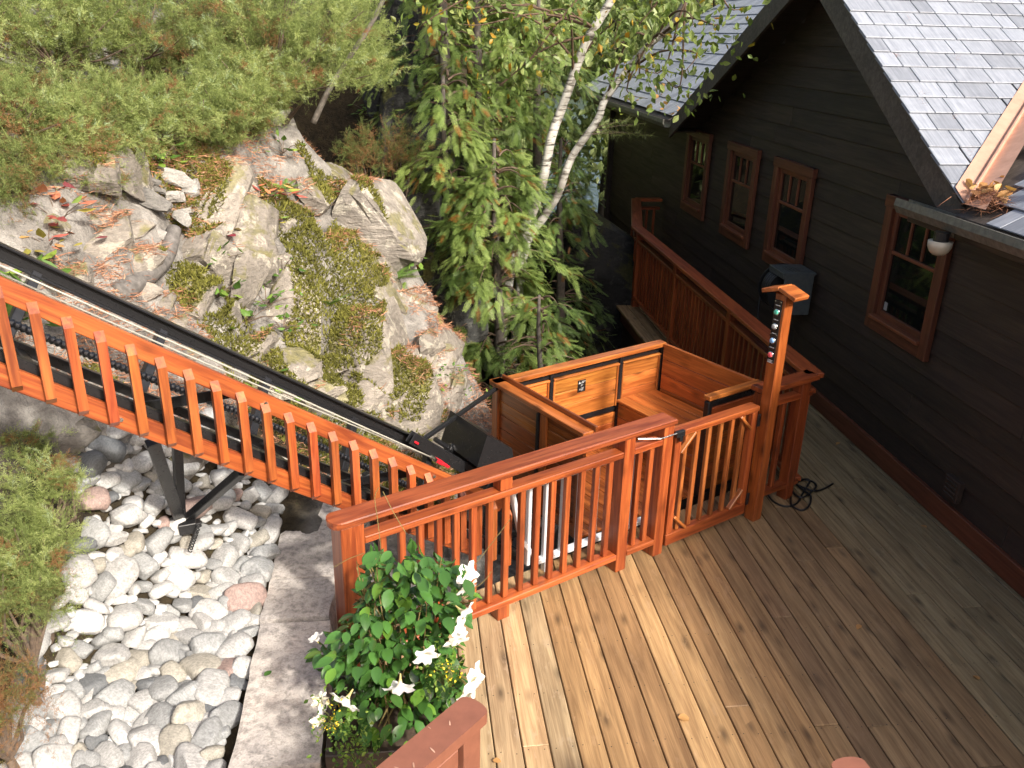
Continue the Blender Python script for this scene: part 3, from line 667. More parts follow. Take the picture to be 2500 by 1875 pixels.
# wooden guard fence on the near side of the track
gf = thing("track_guard_fence", "bright orange stained guard fence of slanted boards and plumb balusters along the lift track", "fence", 'r', (1.0, 4.03, .9))
for d_ in (.046, .386):
    for s0_, s1_ in ((S0, .02), (.022, 2.84)):
        m = MB(); m.bar(TP(s0_, 4.035, d_), TP(s1_, 4.035, d_), .038, .092, TN, .004); m.part("fence_board", 'rail', gf, color=(1.08, 1.12, 1.05))
bl = MB(); h_ = .235; bl.prism([(-.021, .02, h_), (-.021, -.02, h_-.042), (-.021, -.02, -h_+.035), (-.021, .02, -h_)], (.042, 0, 0), [[0, 0, 1], [1, 0, 0], [0, 1, 0]])
bme = bl.mesh("baluster")
for k in range(-15, 22):
    s_ = .345+.1188*k
    o = link("baluster", bme, 'rail', gf, tuple(x*random.uniform(.88, 1.08) for x in (1.1, 1.15, 1.1)))
    o.location = Vector(v3(s_, 3.995, ztrack(s_)-.055-h_)-ORG[gf.name])
m = MB()
for s_, d_ in ((1.33, .045), (2.32, .045), (.84, .385)):
    q = TP(s_, 4.013, d_); m.tube([q, q-v3(0, .006, 0)], .01, 10)
m.part("bolt_head", 'steel', gf)

# ------------------------------------------------------------------ lift car
car = thing("lift_car", "open varnished cedar lift car with bench seat parked behind the railing", "lift car", 'r', (4.45, 4.65, -.15))
s0, s1, t0, t1, zr = 3.53, 5.37, 4.07, 5.23, .87
def plank_wall(a, b, fixed, axis, z0, z1, ph=.116, th=.02, mat='cedar', nm="plank", col=(1.25, 1.35, 1.15)):
    n = max(1, round((z1-z0)/ph)); ph = (z1-z0)/n
    for i in range(n):
        zc_ = z0+(i+.5)*ph; L = b-a
        c = ((a+b)/2, fixed, zc_) if axis == 's' else (fixed, (a+b)/2, zc_)
        sz = (L, th, ph-.003) if axis == 's' else (th, L, ph-.003)
        MB().box(c, sz, I3, .004).part(nm, mat, car, color=tuple(x*random.uniform(.85, 1.1) for x in col))
# back wall: steel posts, planks in three bays, black bands, cap
sA, sB_ = att(1340, 930, t1-.03)[0], att(1507, 920, t1-.03)[0]
bays = [(s0+.05, sA-.02), (sA+.02, sB_-.02), (sB_+.02, s1-.04)]
for a, b in bays:
    plank_wall(a, b, t1-.05, 's', .36, .755)
    plank_wall(a, b, t1-.05, 's', .0, .3)
    MB().box(((a+b)/2, t1-.065, .762), (b-a, .03, .018)).part("trim_strip", 'cedar', car, color=(1.3, 1.4, 1.2))
    for x in (a+.012, b-.012): MB().box((x, t1-.066, .56), (.02, .014, .39)).part("trim_strip", 'cedar', car, color=(1.0, 1.0, .9))
for x in (s0+.03, sA, sB_, s1-.02): MB().box((x, t1-.05, .36), (.036, .05, .94)).part("steel_post", 'black', car)
MB().box(((s0+s1)/2, t1-.035, .797), (s1-s0-.06, .035, .05)).part("steel_band", 'black', car)
MB().box(((s0+s1)/2, t1-.035, .33), (s1-s0-.06, .03, .05)).part("steel_band", 'black', car)
MB().box(((s0+s1)/2-.01, t1-.045, zr-.02), (s1-s0+.02, .095, .04)).part("cap_rail", 'cedar', car, color=(1.15, 1.2, 1.1))
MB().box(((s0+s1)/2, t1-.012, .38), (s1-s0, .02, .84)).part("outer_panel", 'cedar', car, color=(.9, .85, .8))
# right wall
plank_wall(t0, t1-.1, s1-.03, 't', .0, zr, .145, .03, 'cedar', "plank", (1.0, .92, .8))
# bench
for i in range(4): MB().box((4.885+i*.118, (t0+t1)/2, .41), (.114, t1-t0-.14, .026)).part("seat_plank", 'cedar', car, color=tuple(x*random.uniform(.9, 1.05) for x in (1.15, 1.15, 1.0)))
plank_wall(t0+.06, t1-.08, 4.85, 't', .0, .39, .13, .02, 'cedar', "seat_front_plank", (.95, .9, .8))
# left wall with dark outer panels
MB().box((s0+.03, (t0+t1)/2, zr-.018), (.1, t1-t0+.02, .036)).part("cap_rail", 'cedar', car, color=(1.0, .95, .85))
MB().box((s0+.085, (t0+t1)/2-.03, zr+.012), (.022, t1-t0+.0, .05)).part("edge_strip", 'cedar', car, color=(.55, .45, .42))
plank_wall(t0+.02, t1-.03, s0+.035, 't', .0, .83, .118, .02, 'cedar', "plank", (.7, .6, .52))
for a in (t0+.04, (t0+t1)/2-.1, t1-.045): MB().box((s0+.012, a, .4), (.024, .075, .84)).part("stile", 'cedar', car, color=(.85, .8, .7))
MB().box((s0+.006, (t0+t1)/2-.04, .4), (.03, .03, .82)).part("steel_post", 'black', car)
MB().box((s0+.013, (t0+t1)/2, .03), (.022, t1-t0-.06, .1)).part("lower_stile", 'cedar', car, color=(.85, .8, .7))
# front wall stub at right
MB().box((5.06, t0+.0, zr-.018), (.62, .07, .036)).part("cap_rail", 'cedar', car, color=(1.15, 1.2, 1.05))
MB().box((4.775, t0, .4), (.045, .05, .84)).part("steel_post", 'black', car)
MB().box((5.06, t0, .79), (.56, .03, .05)).part("steel_band", 'black', car)
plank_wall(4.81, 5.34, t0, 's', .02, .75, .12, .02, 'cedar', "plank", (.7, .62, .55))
for i in range(9): MB().box((s0+.12+i*.143, (t0+t1)/2, -.015), (.139, t1-t0-.06, .026)).part("floor_plank", 'cedar', car, color=(.8, .72, .62))
m = MB(); m.box(((s0+s1)/2, (t0+t1)/2, -.09), (s1-s0-.04, t1-t0-.06, .12)); m.part("underframe", 'black', car)
m = MB(); p_ = [att(1190, 1062, 4.5), att(1250, 1095, 4.5), att(1260, 1150, 4.5), att(1165, 1140, 4.5)]; m.prism([(x[0], 4.5, x[2]) for x in p_], (0, .5, 0)); m.part("cover_plate", 'black', car)
m = MB(); m.bar((s0+.02, t1-.06, zr-.05), att(1032, 1074, 4.75), .03, .03); m.part("stay_rod", 'black', car)
pq = att(1420, 942, t1-.063); sg = MB().box(pq, (.085, .006, .11), I3, .001).part("maker_plate", 'plaque', car)
m = MB(); yy = t1-.0668
rows = [(.041, .02, .046), (.03, -.006, .05), (.012, 0, .028), (.003, -.004, .02), (-.016, .008, .034), (-.024, 0, .05), (-.032, -.006, .05), (-.04, 0, .03)]
for dz, dx, w in rows:
    n = int(w/.004)
    for q in range(n):
        if random.random() < .85: m.box((pq[0]+dx-w/2+(q+.5)*.004, yy, pq[2]+dz), (.0026, .0008, .003 if dz < .02 else .0055), I3, .0002)
m.prism([(pq[0]-.037, yy, pq[2]+.022), (pq[0]-.022, yy, pq[2]+.028), (pq[0]-.026, yy, pq[2]+.048)], (0, -.0006, 0)); m.part("plate_lettering", 'print', car, sg)

# aluminium frame standing between railing and car
al = thing("aluminium_frame", "bare aluminium ramp frame standing on edge behind the deck railing", "frame", 'r', (3.4, 3.9, 0))
ta = 3.9; pts_ = [(2.79, .72), (2.91, .28), (3.02, .1)]
m = MB(); m.bar((2.79, ta, .715), (4.0, ta, .715), .05, .045); m.part("top_rail", 'alu', al)
m = MB(); m.bar((3.02, ta, .1), (4.0, ta, .1), .05, .035); m.part("bottom_rail", 'alu', al)
m = MB(); m.bar((2.8, ta, .7), (2.89, ta, .3), .04, .03); m.bar((2.89, ta, .3), (3.03, ta, .1), .04, .03); m.part("slanted_end", 'alu', al)
for s_ in (2.94, 3.08, 3.225, 3.37, 3.52, 3.7, 3.88): m = MB(); m.box((s_, ta, .4), (.028, .036, .6)); m.part("upright", 'alu', al)
for s_ in (3.1, 3.8): m = MB(); m.box((s_, ta, .04), (.05, .05, .09)); m.part("foot", 'alu', al)
# ------------------------------------------------------------------ house
hs = thing("house", "dark brown clapboard house with slate roof and a cross gable facing the deck", "house", 'b', (4.1, 8, 0))
WN = 4.05; EV = 3.65; HB0, HB1 = -5.0, 16.9
CR_, CL_ = (5.28, 2.46, .615), (11.91, 2.38, .483)       # gable slopes on the n = 3.65 plane
MM = .60
APB = (CL_[1]+CL_[2]*CL_[0]-CR_[1]+CR_[2]*CR_[0])/(CR_[2]+CL_[2]); APZ = CR_[1]+CR_[2]*(APB-CR_[0])
def zgable(b): return min(CR_[1]+CR_[2]*(b-CR_[0]), CL_[1]+CL_[2]*(CL_[0]-b))
wins = [(5.85, 6.79), (8.2, 9.14), (9.63, 10.58), (11.28, 12.24)]; WZ0, WZ1 = 1.1, 2.25
m = MB()
def bk(b0, b1, z0, z1): m.box((WN+.09, (b0+b1)/2, (z0+z1)/2), (.08, b1-b0, z1-z0), I3, .001)
bk(HB0, HB1, -.9, WZ0+.05); bk(HB0, HB1, WZ1-.05, 2.5); edges = [HB0]+[x for w in wins for x in (w[0]+.08, w[1]-.08)]+[HB1]
for i in range(0, len(edges), 2): bk(edges[i], edges[i+1], WZ0+.051, WZ1-.051)
m.prism([(WN+.05, CR_[0]+.35, 2.501), (WN+.05, APB, APZ-.25), (WN+.05, CL_[0]-.35, 2.501)], (.08, 0, 0))
m.box((WN+2.0, HB1-.04, .8), (4.0, .08, 3.4)); m.box((WN+2.0, HB0, .8), (4.0, .08, 3.4)); m.box((WN+.55, 6.0, 1.2), (.04, 20, 2.6))
wall = m.part("wall", 'siding', hs)
EXP = .2; z = .18; row = 0
while z < APZ-.1:
    zm = z+EXP/2; spans = [(HB0, HB1)] if zm < 2.42 else []
    if zm >= 2.42:
        lo = CR_[0]+(zm+.12-CR_[1])/CR_[2]; hi = CL_[0]-(zm+.12-CL_[1])/CL_[2]; spans = [(lo, hi)] if hi-lo > .15 else []
    for w0, w1 in wins:
        if zm > WZ0+.03 and zm < WZ1-.03:
            ns = []
            for a, b in spans:
                if w0+.03 > a and w1-.03 < b: ns += [(a, w0+.03), (w1-.03, b)]
                else: ns.append((a, b))
            spans = ns
    for a, b in spans:
        cuts = [a]; x = a+random.uniform(1.5, 4)
        while x < b-1: cuts.append(x); x += random.uniform(2.5, 4.5)
        cuts.append(b)
        for i in range(len(cuts)-1):
            L = cuts[i+1]-cuts[i]-.002; ta_ = math.atan2(.016, EXP)
            ax = np.array([[math.cos(ta_), 0, math.sin(ta_)], [0, 1, 0], [-math.sin(ta_), 0, math.cos(ta_)]])
            ax = np.array([[math.cos(ta_), 0, -math.sin(ta_)], [0, 1, 0], [math.sin(ta_), 0, math.cos(ta_)]])
            v_ = random.uniform(.8, 1.2)
            MB().box((WN+.028, (cuts[i]+cuts[i+1])/2, zm), (.02, L, EXP+.012), ax, .003).part("siding_board", 'siding', hs, wall, color=(v_, v_*random.uniform(.95, 1.02), v_*random.uniform(.9, 1.02)))
    z += EXP; row += 1
MB().box((WN+.0, (HB0+13.3)/2, .095), (.045, 13.3-HB0, .17)).part("base_board", 'trim', hs)
for i, (w0, w1) in enumerate(wins):
    m = MB(); x = WN-.012; cw = .105; bm = (w0+w1)/2
    m.box((x, w0+cw/2, (WZ0+WZ1)/2), (.045, cw, WZ1-WZ0)); m.box((x, w1-cw/2, (WZ0+WZ1)/2), (.045, cw, WZ1-WZ0))
    m.box((x-.003, bm, WZ1-.05), (.052, w1-w0+.03, .1)); m.box((x, bm, WZ0+.05), (.045, w1-w0-2*cw+.01, .1))
    wf = m.part("window", 'trim', hs)
    m = MB(); m.box((x-.012, bm, WZ0+.12), (.085, w1-w0-2*cw+.02, .03)); m.part("sill", 'trim', hs, wf, color=(1.5, 1.5, 1.4))
    a, b, za, zb_ = w0+cw, w1-cw, WZ0+.13, WZ1-.1; sw = .055
    m = MB(); m.box((x+.03, a+sw/2, (za+zb_)/2), (.04, sw, zb_-za)); m.box((x+.03, b-sw/2, (za+zb_)/2), (.04, sw, zb_-za)); m.box((x+.03, bm, za+sw/2), (.039, b-a-2*sw, sw)); m.box((x+.03, bm, zb_-sw/2), (.039, b-a-2*sw, sw)); m.part("sash", 'trim', hs, wf, color=(1.15, 1.1, 1.05))
    zm_ = zb_-sw-(zb_-za)*.33
    m = MB(); m.box((x+.03, bm, zm_), (.036, b-a-2*sw, .03)); m.part("muntin", 'trim', hs, wf, color=(1.5, 1.5, 1.4))
    for q in (1, 2):
        m = MB(); m.box((x+.03, a+sw+(b-a-2*sw)*q/3, (zm_+zb_-sw)/2+.012), (.034, .022, zb_-sw-zm_-.02)); m.part("muntin", 'trim', hs, wf, color=(1.5, 1.5, 1.4))
    for q in range(3):
        pw = (b-a-2*sw)/3; m = MB(); m.box((x+.034, a+sw+pw*(q+.5), (zm_+zb_-sw)/2), (.006, pw-.004, zb_-sw-zm_), I3, .001); m.part("pane", 'glass', hs, wf)
    m = MB(); m.box((x+.034, bm, (za+sw+zm_)/2), (.006, b-a-2*sw, zm_-za-sw-.002), I3, .001); m.part("pane", 'glass', hs, wf)
# sticker in the window nearest the gutter end
m = MB(); m.box((WN+.016, 6.59, 1.33), (.002, .05, .07), I3, .0005); m.part("window_sticker", 'print', hs, color=(.4, .4, .4))
# vent in the wall
m = MB(); m.box((WN-.012, 5.2, .33), (.05, .17, .17)); vt = m.part("wall_vent", 'siding', hs, color=(1.6, 1.4, 1.3))
for q in range(4): m = MB(); m.box((WN-.04, 5.2, .275+q*.036), (.012, .13, .02)); m.part("louvre", 'siding', hs, vt)
# roof deck planes
def gz_r(b): return CR_[1]+CR_[2]*(b-CR_[0])
def gz_l(b): return CL_[1]+CL_[2]*(CL_[0]-b)
def mz(n): return 2.40+MM*(n-EV)
RIDN = 8.2
m = MB(); dn = -.05
def val(b, f): return EV+(f(b)-2.40)/MM
apn = EV+(APZ-2.40)/MM
m.prism([(EV, CR_[0], gz_r(CR_[0])+dn), (EV, APB, APZ+dn), (apn, APB, APZ+dn)], (0, 0, .03))
m.prism([(EV, CL_[0], gz_l(CL_[0])+dn), (apn, APB, APZ+dn), (EV, APB, APZ+dn)], (0, 0, .03))
m.prism([(EV-.02, -5.6, mz(EV-.02)+dn), (EV-.02, CR_[0], mz(EV-.02)+dn), (apn, APB, APZ+dn), (RIDN, APB, mz(RIDN)+dn), (RIDN, -5.6, mz(RIDN)+dn)], (0, 0, .03))
m.prism([(EV-.02, 18.2, mz(EV-.02)+dn), (RIDN-.5, 18.4, mz(RIDN-.5)+dn), (RIDN, 17.4, mz(RIDN)+dn), (RIDN, APB, mz(RIDN)+dn), (apn, APB, APZ+dn), (EV-.02, CL_[0], mz(EV-.02)+dn)], (0, 0, .03))
m.prism([(RIDN, -5.6, mz(RIDN)+dn), (RIDN, 18, mz(RIDN)+dn), (12.6, 18, 2.4), (12.6, -5.6, 2.4)], (0, 0, .03))
roof = m.part("roof", 'fascia', hs)
sl_me = {}
def slate(P, u, up, w, L, col):
    """slate lying on the roof: P = lower centre, u along the row, up = up the slope"""
    key = round(w, 2)
    if key not in sl_me: sl_me[key] = MB().box((0, 0, 0), (L, key-.006, .011), I3, .0025).mesh("slate")
    nr = np.cross(up, u); 
    if nr[2] < 0: nr = -nr
    th = math.atan2(.013, L*.6); u2 = up*math.cos(th)-nr*math.sin(th); n2 = np.cross(u2, np.cross(nr, u2)); n2 = nr*math.cos(th)+up*math.sin(th)
    o = link("slate", sl_me[key], 'slate', roof, col)
    sx = np.cross(n2, u2); X = Matrix(((u2[0], sx[0], n2[0]), (u2[1], sx[1], n2[1]), (u2[2], sx[2], n2[2])))
    loc = P+u2*L/2+nr*(.02+random.uniform(0, .002)) - ORG[hs.name]
    o.matrix_local = Matrix.Translation(Vector(loc)) @ X.to_4x4() @ Matrix.Rotation(random.uniform(-.008, .008), 4, 'Z'); return o
WID = [.14, .17, .2, .23, .27, .3]
def scol():
    v = random.choice([.92, .97, 1., 1.03, 1.08, .78]); return (v, v*1.0, v*1.02)
ns = 0
def slate_field(rows, org_f, u, up, lo_f, hi_f, exp=.19, L=.33):
    global ns
    for j in range(rows):
        a = lo_f(j); e = hi_f(j); x = a
        while x < e:
            w = random.choice(WID); ww = min(w, e-x+.05)
            if x+w <= e+.09: slate(org_f(j)+u*(x+w/2), u, up, w, L, scol()); ns += 1
            else:
                if e-x > .05: slate(org_f(j)+u*((x+e)/2+.02), u, up, round(max(.06, e-x+.02), 2), L, scol()); ns += 1
            x += w
ax_n = v3(1, 0, 0)
thr = math.atan(CR_[2]); upr = v3(0, math.cos(thr), math.sin(thr))
slate_field(14, lambda j: v3(0, CR_[0]-.03, gz_r(CR_[0]-.03))+upr*.19*j, ax_n, upr, lambda j: EV-.03, lambda j: min(val(CR_[0]-.03+.19*j*upr[1], gz_r)-.02, 5.5)) 
thm = math.atan(MM); upm = v3(math.cos(thm), 0, math.sin(thm)); ax_b = v3(0, 1, 0)
slate_field(4, lambda j: v3(EV-.05, 0, mz(EV-.05))+upm*.19*j, ax_b, upm, lambda j: 3.6, lambda j: 4.95+.1*j)
slate_field(16, lambda j: v3(EV-.05, 0, mz(EV-.05))+upm*.3*j, ax_b, upm, lambda j: CL_[0]-.05-(mz(EV-.05)+upm[2]*.3*j-CL_[1])/CL_[2]*.92, lambda j: 18.25, .3, .5)
fm = MB()
def far_slates(rows, j0, org_f, u, up, lo_f, hi_f, exp, L):
    nr = np.cross(up, u); nr = nr if nr[2] > 0 else -nr; th = math.atan2(.013, L*.6); u2 = up*math.cos(th)-nr*math.sin(th); n2 = nr*math.cos(th)+up*math.sin(th); sx = np.cross(n2, u2)
    for j in range(j0, rows):
        x = lo_f(j)
        while x < hi_f(j)-.05:
            w = min(random.choice(WID), hi_f(j)-x); fm.box(org_f(j)+u*(x+w/2)+u2*L/2+nr*.02, (L, w-.006, .011), np.array([u2, sx, n2]), .002); x += w
slopeR = lambda j: v3(0, CR_[0]-.03, gz_r(CR_[0]-.03))+upr*.19*j
far_slates(17, 0, slopeR, ax_n, upr, lambda j: 5.5 if j < 14 else EV-.03, lambda j: val(CR_[0]-.03+.19*j*upr[1], gz_r)-.02, .19, .33)
far_slates(25, 0, lambda j: v3(EV-.05, 0, mz(EV-.05))+upm*.19*j, ax_b, upm, lambda j: (3.6 if False else -5.5), lambda j: 3.6 if j < 4 else 4.95+.16*j, .19, .33)
tag(fm.part("further_slates", 'slate', hs, roof), kind='stuff')
print('slates', ns)
# valley sheet, rib, debris
vb = [(EV+.02, 5.02, 0), (EV+.02, 5.33, 0)]
vp0 = v3(EV-.02, 5.2, 2.43); vp1 = v3(apn, APB, APZ)+v3(0, 0, .0); vd = vp1-vp0; vd /= np.linalg.norm(vd)
dr_ = v3(0, -1, 0)*.16; 
m = MB(); aL = v3(.17, .02, 0); 
e_r = v3(-.02, .16, .1-.01); e_m = v3(.16, -.16+.0, .096)
e_r = v3(0, .15, .15*CR_[2]+.022) ; e_m = v3(.0, -.2, .03)
Vv = [vp0+e_m, vp0+v3(0, 0, .025), vp0+e_r, vp1+e_m, vp1+v3(0, 0, .025), vp1+e_r]; m.add(Vv, [(0, 1, 4, 3), (1, 2, 5, 4)]); m.part("valley_flashing", 'copper', hs)
m = MB(); m.bar(vp0+v3(0, 0, .04), vp1+v3(0, 0, .04), .02, .04); m.part("valley_rib", 'copper', hs)
# rake boards, soffits, gutter, fascia
for (b0, z0), (b1, z1), nm in (((CR_[0], gz_r(CR_[0])), (APB, APZ), 'r'), ((CL_[0], gz_l(CL_[0])), (APB, APZ), 'l')):
    m = MB(); dz = .2
    m.prism([(EV, b0, z0-.045), (EV, b1, z1-.045), (EV, b1, z1-.045-dz*1.15), (EV, b0, z0-.045-dz)], (.035, 0, 0)); m.part("rake_board", 'fascia', hs)
    m = MB(); m.prism([(EV+.036, b0, z0-.12), (EV+.036, b1, z1-.13), (WN+.05, b1, z1-.13), (WN+.05, b0, z0-.12)], (0, 0, .02)); m.part("soffit", 'siding', hs)
def gutter(b0, b1):
    pr = [(-.11, .02), (-.12, -.03), (-.09, -.085), (-.02, -.09), (0, -.06), (0, .01), (-.008, .01), (-.012, -.055), (-.03, -.078), (-.083, -.074), (-.108, -.028), (-.1, .02)]
    m = MB(); m.prism([(EV+.0+x, b0, 2.36+z) for x, z in pr], (0, b1-b0, 0)); m.part("gutter", 'gutter', hs)
    m = MB(); m.box((EV+.02, (b0+b1)/2, 2.28), (.03, b1-b0, .14)); m.box(((EV+WN)/2+.03, (b0+b1)/2, 2.22), (WN-EV-.02, b1-b0, .02)); m.part("fascia", 'siding', hs, color=(1.4, 1.3, 1.2))
gutter(-5.6, 5.87); gutter(11.85, 18.2)
m = MB(); m.tube([(EV+.33, 4.75, 2.5), (EV+.33, 4.75, 2.58), (EV+.33, 4.75, 2.581), (EV+.33, 4.75, 2.95)], [.075, .075, .055, .055], 16); m.part("vent_pipe", 'pvc', hs, smooth=False)
# dome lamp under the eave
m = MB(); lc = v3(3.52, 5.22, 2.17); m.tube([lc+v3(0, 0, .1), lc+v3(0, 0, .04)], .05, 14); m.part("lamp_base", 'black', hs)
m = MB(); m.tube([lc+v3(0, 0, .04), lc+v3(0, 0, .0), lc+v3(0, 0, -.03), lc+v3(0, 0, -.05), lc+v3(0, 0, -.058)], [.078, .075, .06, .038, .01], 20); m.part("lamp_dome", 'lampglass', hs, smooth=True)
m = MB(); m.box((WN-.03, 16.88, .8), (.09, .1, 3.2)); m.part("corner_board", 'siding', hs)

# hose reel on the wall, tap, hose
hr = thing("hose_reel", "grey metal wall bracket with a drum of coiled black hose", "hose reel", 'b', (3.9, 8.1, .75))
m = MB(); m.box((3.86, 7.83, 1.07), (.3, .025, .42)); m.part("side_bracket", 'greybox', hr)
m = MB(); m.box((3.86, 8.0, 1.28), (.34, .36, .025)); m.box((3.7, 8.0, 1.255), (.02, .36, .05)); m.part("top_plate", 'greybox', hr)
for q in range(4): m = MB(); m.box((3.78+q*.035, 7.98, 1.294), (.014, .16, .004)); m.part("slot", 'black', hr)
m = MB()
for q in range(5):
    y_ = 8.02+q*.045; m.tube([(3.86+.2*math.cos(a), y_, 1.05+.2*math.sin(a)) for a in np.linspace(0, 2*math.pi, 26)], .022, 8, False)
m.part("hose_coil", 'hose', hr, smooth=True)
for y_ in (7.99, 8.24):
    m = MB(); m.tube([(3.86, y_, 1.05), (3.86, y_+.012, 1.05)], .235, 28); m.part("drum_disc", 'hose', hr)
tp = thing("garden_tap", "small dark garden tap on the house wall left of the hose reel", "tap", 'b', (4.0, 8.75, .7))
m = MB(); m.tube([(4.05, 8.75, .95), (3.93, 8.75, .95), (3.9, 8.75, .9), (3.9, 8.75, .86)], [.014, .014, .014, .012], 8); m.part("spout", 'gutter', tp)
m = MB(); m.tube([(3.95, 8.75, .95), (3.95, 8.75, 1.0)], .006, 6); m.tube([(3.95+.03*math.cos(a), 8.75+.03*math.sin(a), 1.0) for a in np.linspace(0, 2*math.pi, 12)], .006, 6); m.part("handle", 'gutter', tp)
m = MB(); m.tube([(3.9, 8.75, .87), (3.88, 8.74, .7), (3.86, 8.65, .45), (3.86, 8.5, .2), (3.8, 8.3, .012)], .011, 8); m.part("drop_hose", 'hose', tp, smooth=True)
hp = MB(); hc = atz(1962, 1202, .01); pts = []
def px0(x, y, z=.009): return atz(1700+x/3.687, 900+y/3.687, z)
seq = [(640, 1130), (700, 1200), (800, 1240), (900, 1215), (960, 1120), (1020, 1010), (960, 1000), (870, 1050), (870, 1110), (940, 1160), (1010, 1130), (1080, 1060), (1030, 1010), (920, 1010), (855, 1070), (850, 1160), (860, 1230), (940, 1275), (1010, 1240), (1030, 1150), (960, 1090), (900, 1040), (940, 1060), (1060, 1100), (1150, 1080), (1230, 1035)]
ctrl = [px0(x, y, .009+.012*((i//6) % 2)) for i, (x, y) in enumerate(seq)]
def catmull(P, n=6):
    P = [np.array(p) for p in P]; P = [P[0]]+P+[P[-1]]; out = []
    for i in range(1, len(P)-2):
        for t in np.linspace(0, 1, n, endpoint=False):
            a, b, c, d = P[i-1:i+3]; out.append(.5*((2*b)+(-a+c)*t+(2*a-5*b+4*c-d)*t*t+(-a+3*b-3*c+d)*t**3))
    return out+[P[-2]]
o = link("garden_hose", MB().tube(catmull(ctrl), .0085, 8).mesh("garden_hose", smooth=True), 'hose'); tag(o, "black hose lying in loose loops on the shaded deck by the railing corner post", "hose")
# ------------------------------------------------------------------ rocks
def ico(sub):
    bm = bmesh.new(); bmesh.ops.create_icosphere(bm, subdivisions=sub, radius=1); V = np.array([v.co[:] for v in bm.verts]); Fc = np.array([[v.index for v in f.verts] for f in bm.faces]); bm.free(); return V, Fc
ICO = {k: ico(k) for k in (2, 3, 4)}
def n3(P, f, sd):
    return (fbm(P[:, 0]*f+P[:, 2]*f*.7, P[:, 1]*f-P[:, 2]*f*.6, sd, 3)+fbm(P[:, 2]*f+3.1, P[:, 0]*f*.8+P[:, 1]*f*.5, sd+7, 3))*.5
def rock_mesh(name, seed, size, cuts=9, sub=3, amp=.08, boxy=.55, smooth_=False, deep=.62):
    r = np.random.default_rng(seed); V, Fc = ICO[sub]; P = V.copy()
    P = np.sign(P)*np.abs(P)**boxy; P /= np.abs(P).max(axis=0)
    for i in range(cuts):
        d = r.normal(size=3); d /= np.linalg.norm(d); k = r.uniform(deep, .98); e = P@d-k*np.abs(P@d).max(); P = P-np.outer(np.maximum(e, 0), d)
    P = P+V*(amp*n3(V, 1.7, seed)+amp*.4*n3(V, 5., seed+3))[:, None]
    return tri_mesh(name, P*np.array(size)/2, Fc, None, smooth_)
# granite blocks of the low wall at the deck edge
lbl = ["grey granite block at the upper end of the wall, partly under the track fence", "pinkish granite block with a worn top beside the railing's left post", "long speckled granite block beside the pebbles and the flowering planter", "granite block lying past the planter at the lower end of the wall"]
joints = [(4.38, 5.35), (3.98, 4.365), (2.95, 3.97), (1.6, 2.94)]
for i, (b0, b1) in enumerate(joints):
    r = np.random.default_rng(40+i); nxg, nyg, nzg = 9, max(6, int((b1-b0)/.07)), 8
    bm = bmesh.new(); bmesh.ops.create_cube(bm, size=1); bmesh.ops.subdivide_edges(bm, edges=bm.edges[:], cuts=13, use_grid_fill=True)
    P = np.array([v.co[:] for v in bm.verts]); sz = np.array([.37, b1-b0-.004, .62]); Q = P*sz
    ed = (np.abs(P) > .49).sum(1); Q = Q*(1-.012*(ed >= 2)[:, None])
    G = Q+np.array([0, (b0+b1)/2, i*3]); side = (np.abs(P[:, 0]) > .49) | (np.abs(P[:, 1]) > .49)
    Q[:, 0] += np.where(P[:, 0] > .49, .035*n3(G, 5, 60+i)+.01, 0); Q[:, 2] += np.where(P[:, 2] > .49, .006*n3(G, 9, 70), 0); Q[:, 0] += np.where(P[:, 0] < -.49, .012*n3(G, 6, 65), 0)
    for v, q in zip(bm.verts, Q): v.co = q
    me = bpy.data.meshes.new("granite_block"); bm.to_mesh(me); bm.free()
    o = link("granite_block", me, 'granite'); o.location = W('b', -.665+.004*i, (b0+b1)/2, .40-.31+(.0, .012, .0, -.01)[i]); o.rotation_euler = (0, 0, AB+R((.4, -.3, .3, 0)[i]))
    tag(o, lbl[i], "stone block", "granite blocks of the low wall")
def inpoly(x, y, poly):
    c = False; j = len(poly)-1
    for i in range(len(poly)):
        xi, yi = poly[i]; xj, yj = poly[j]
        if (yi > y) != (yj > y) and x < (xj-xi)*(y-yi)/(yj-yi)+xi: c = not c
        j = i
    return c
D = lambda L: [(x/.8848, y/.8848) for x, y in L]
bedpoly = D([(245, 935), (330, 925), (470, 985), (640, 1045), (660, 1085), (600, 1225), (470, 1640), (440, 1900), (-60, 1900), (30, 1640), (45, 1440), (110, 1350), (160, 1240), (185, 1110), (150, 1010)])
bed2 = D([(280, 870), (420, 905), (720, 1045), (700, 1080), (640, 1045), (470, 985), (330, 925)])
peb = [rock_mesh("river_stone", 100+i, (1, .72*random.uniform(.85, 1.15), .48*random.uniform(.8, 1.2)), random.randint(4, 10), 3, .1, .62, True, .6) for i in range(36)]
cand = []
def inpolyv(x, y, poly):
    c = np.zeros(len(x), bool); j = len(poly)-1
    for i in range(len(poly)):
        xi, yi = poly[i]; xj, yj = poly[j]
        with np.errstate(divide='ignore', invalid='ignore'): c ^= ((yi > y) != (yj > y)) & (x < (xj-xi)*(y-yi)/(yj-yi+1e-12)+xi)
        j = i
    return c
CX = rng.uniform(-4.2, -.7, 90000); CY = rng.uniform(2.0, 6.2, 90000); CZ = terrain(CX, CY, False)
q_ = np.stack([CX, CY, CZ], 1)-EYE; c_ = q_@fwd; cpx = 1250+FPX*(q_@CR)/c_; cpy = 937.5+FPX*(q_@CD)/c_
okv = (inpolyv(cpx, cpy, bedpoly) | (inpolyv(cpx, cpy, bed2) & (rng.random(90000) < .4))) & (CX*math.cos(AB)+CY*math.sin(AB) < -.9)
CX, CY, CZ = CX[okv], CY[okv], CZ[okv]; taken = np.zeros((0, 4)); ib = 0
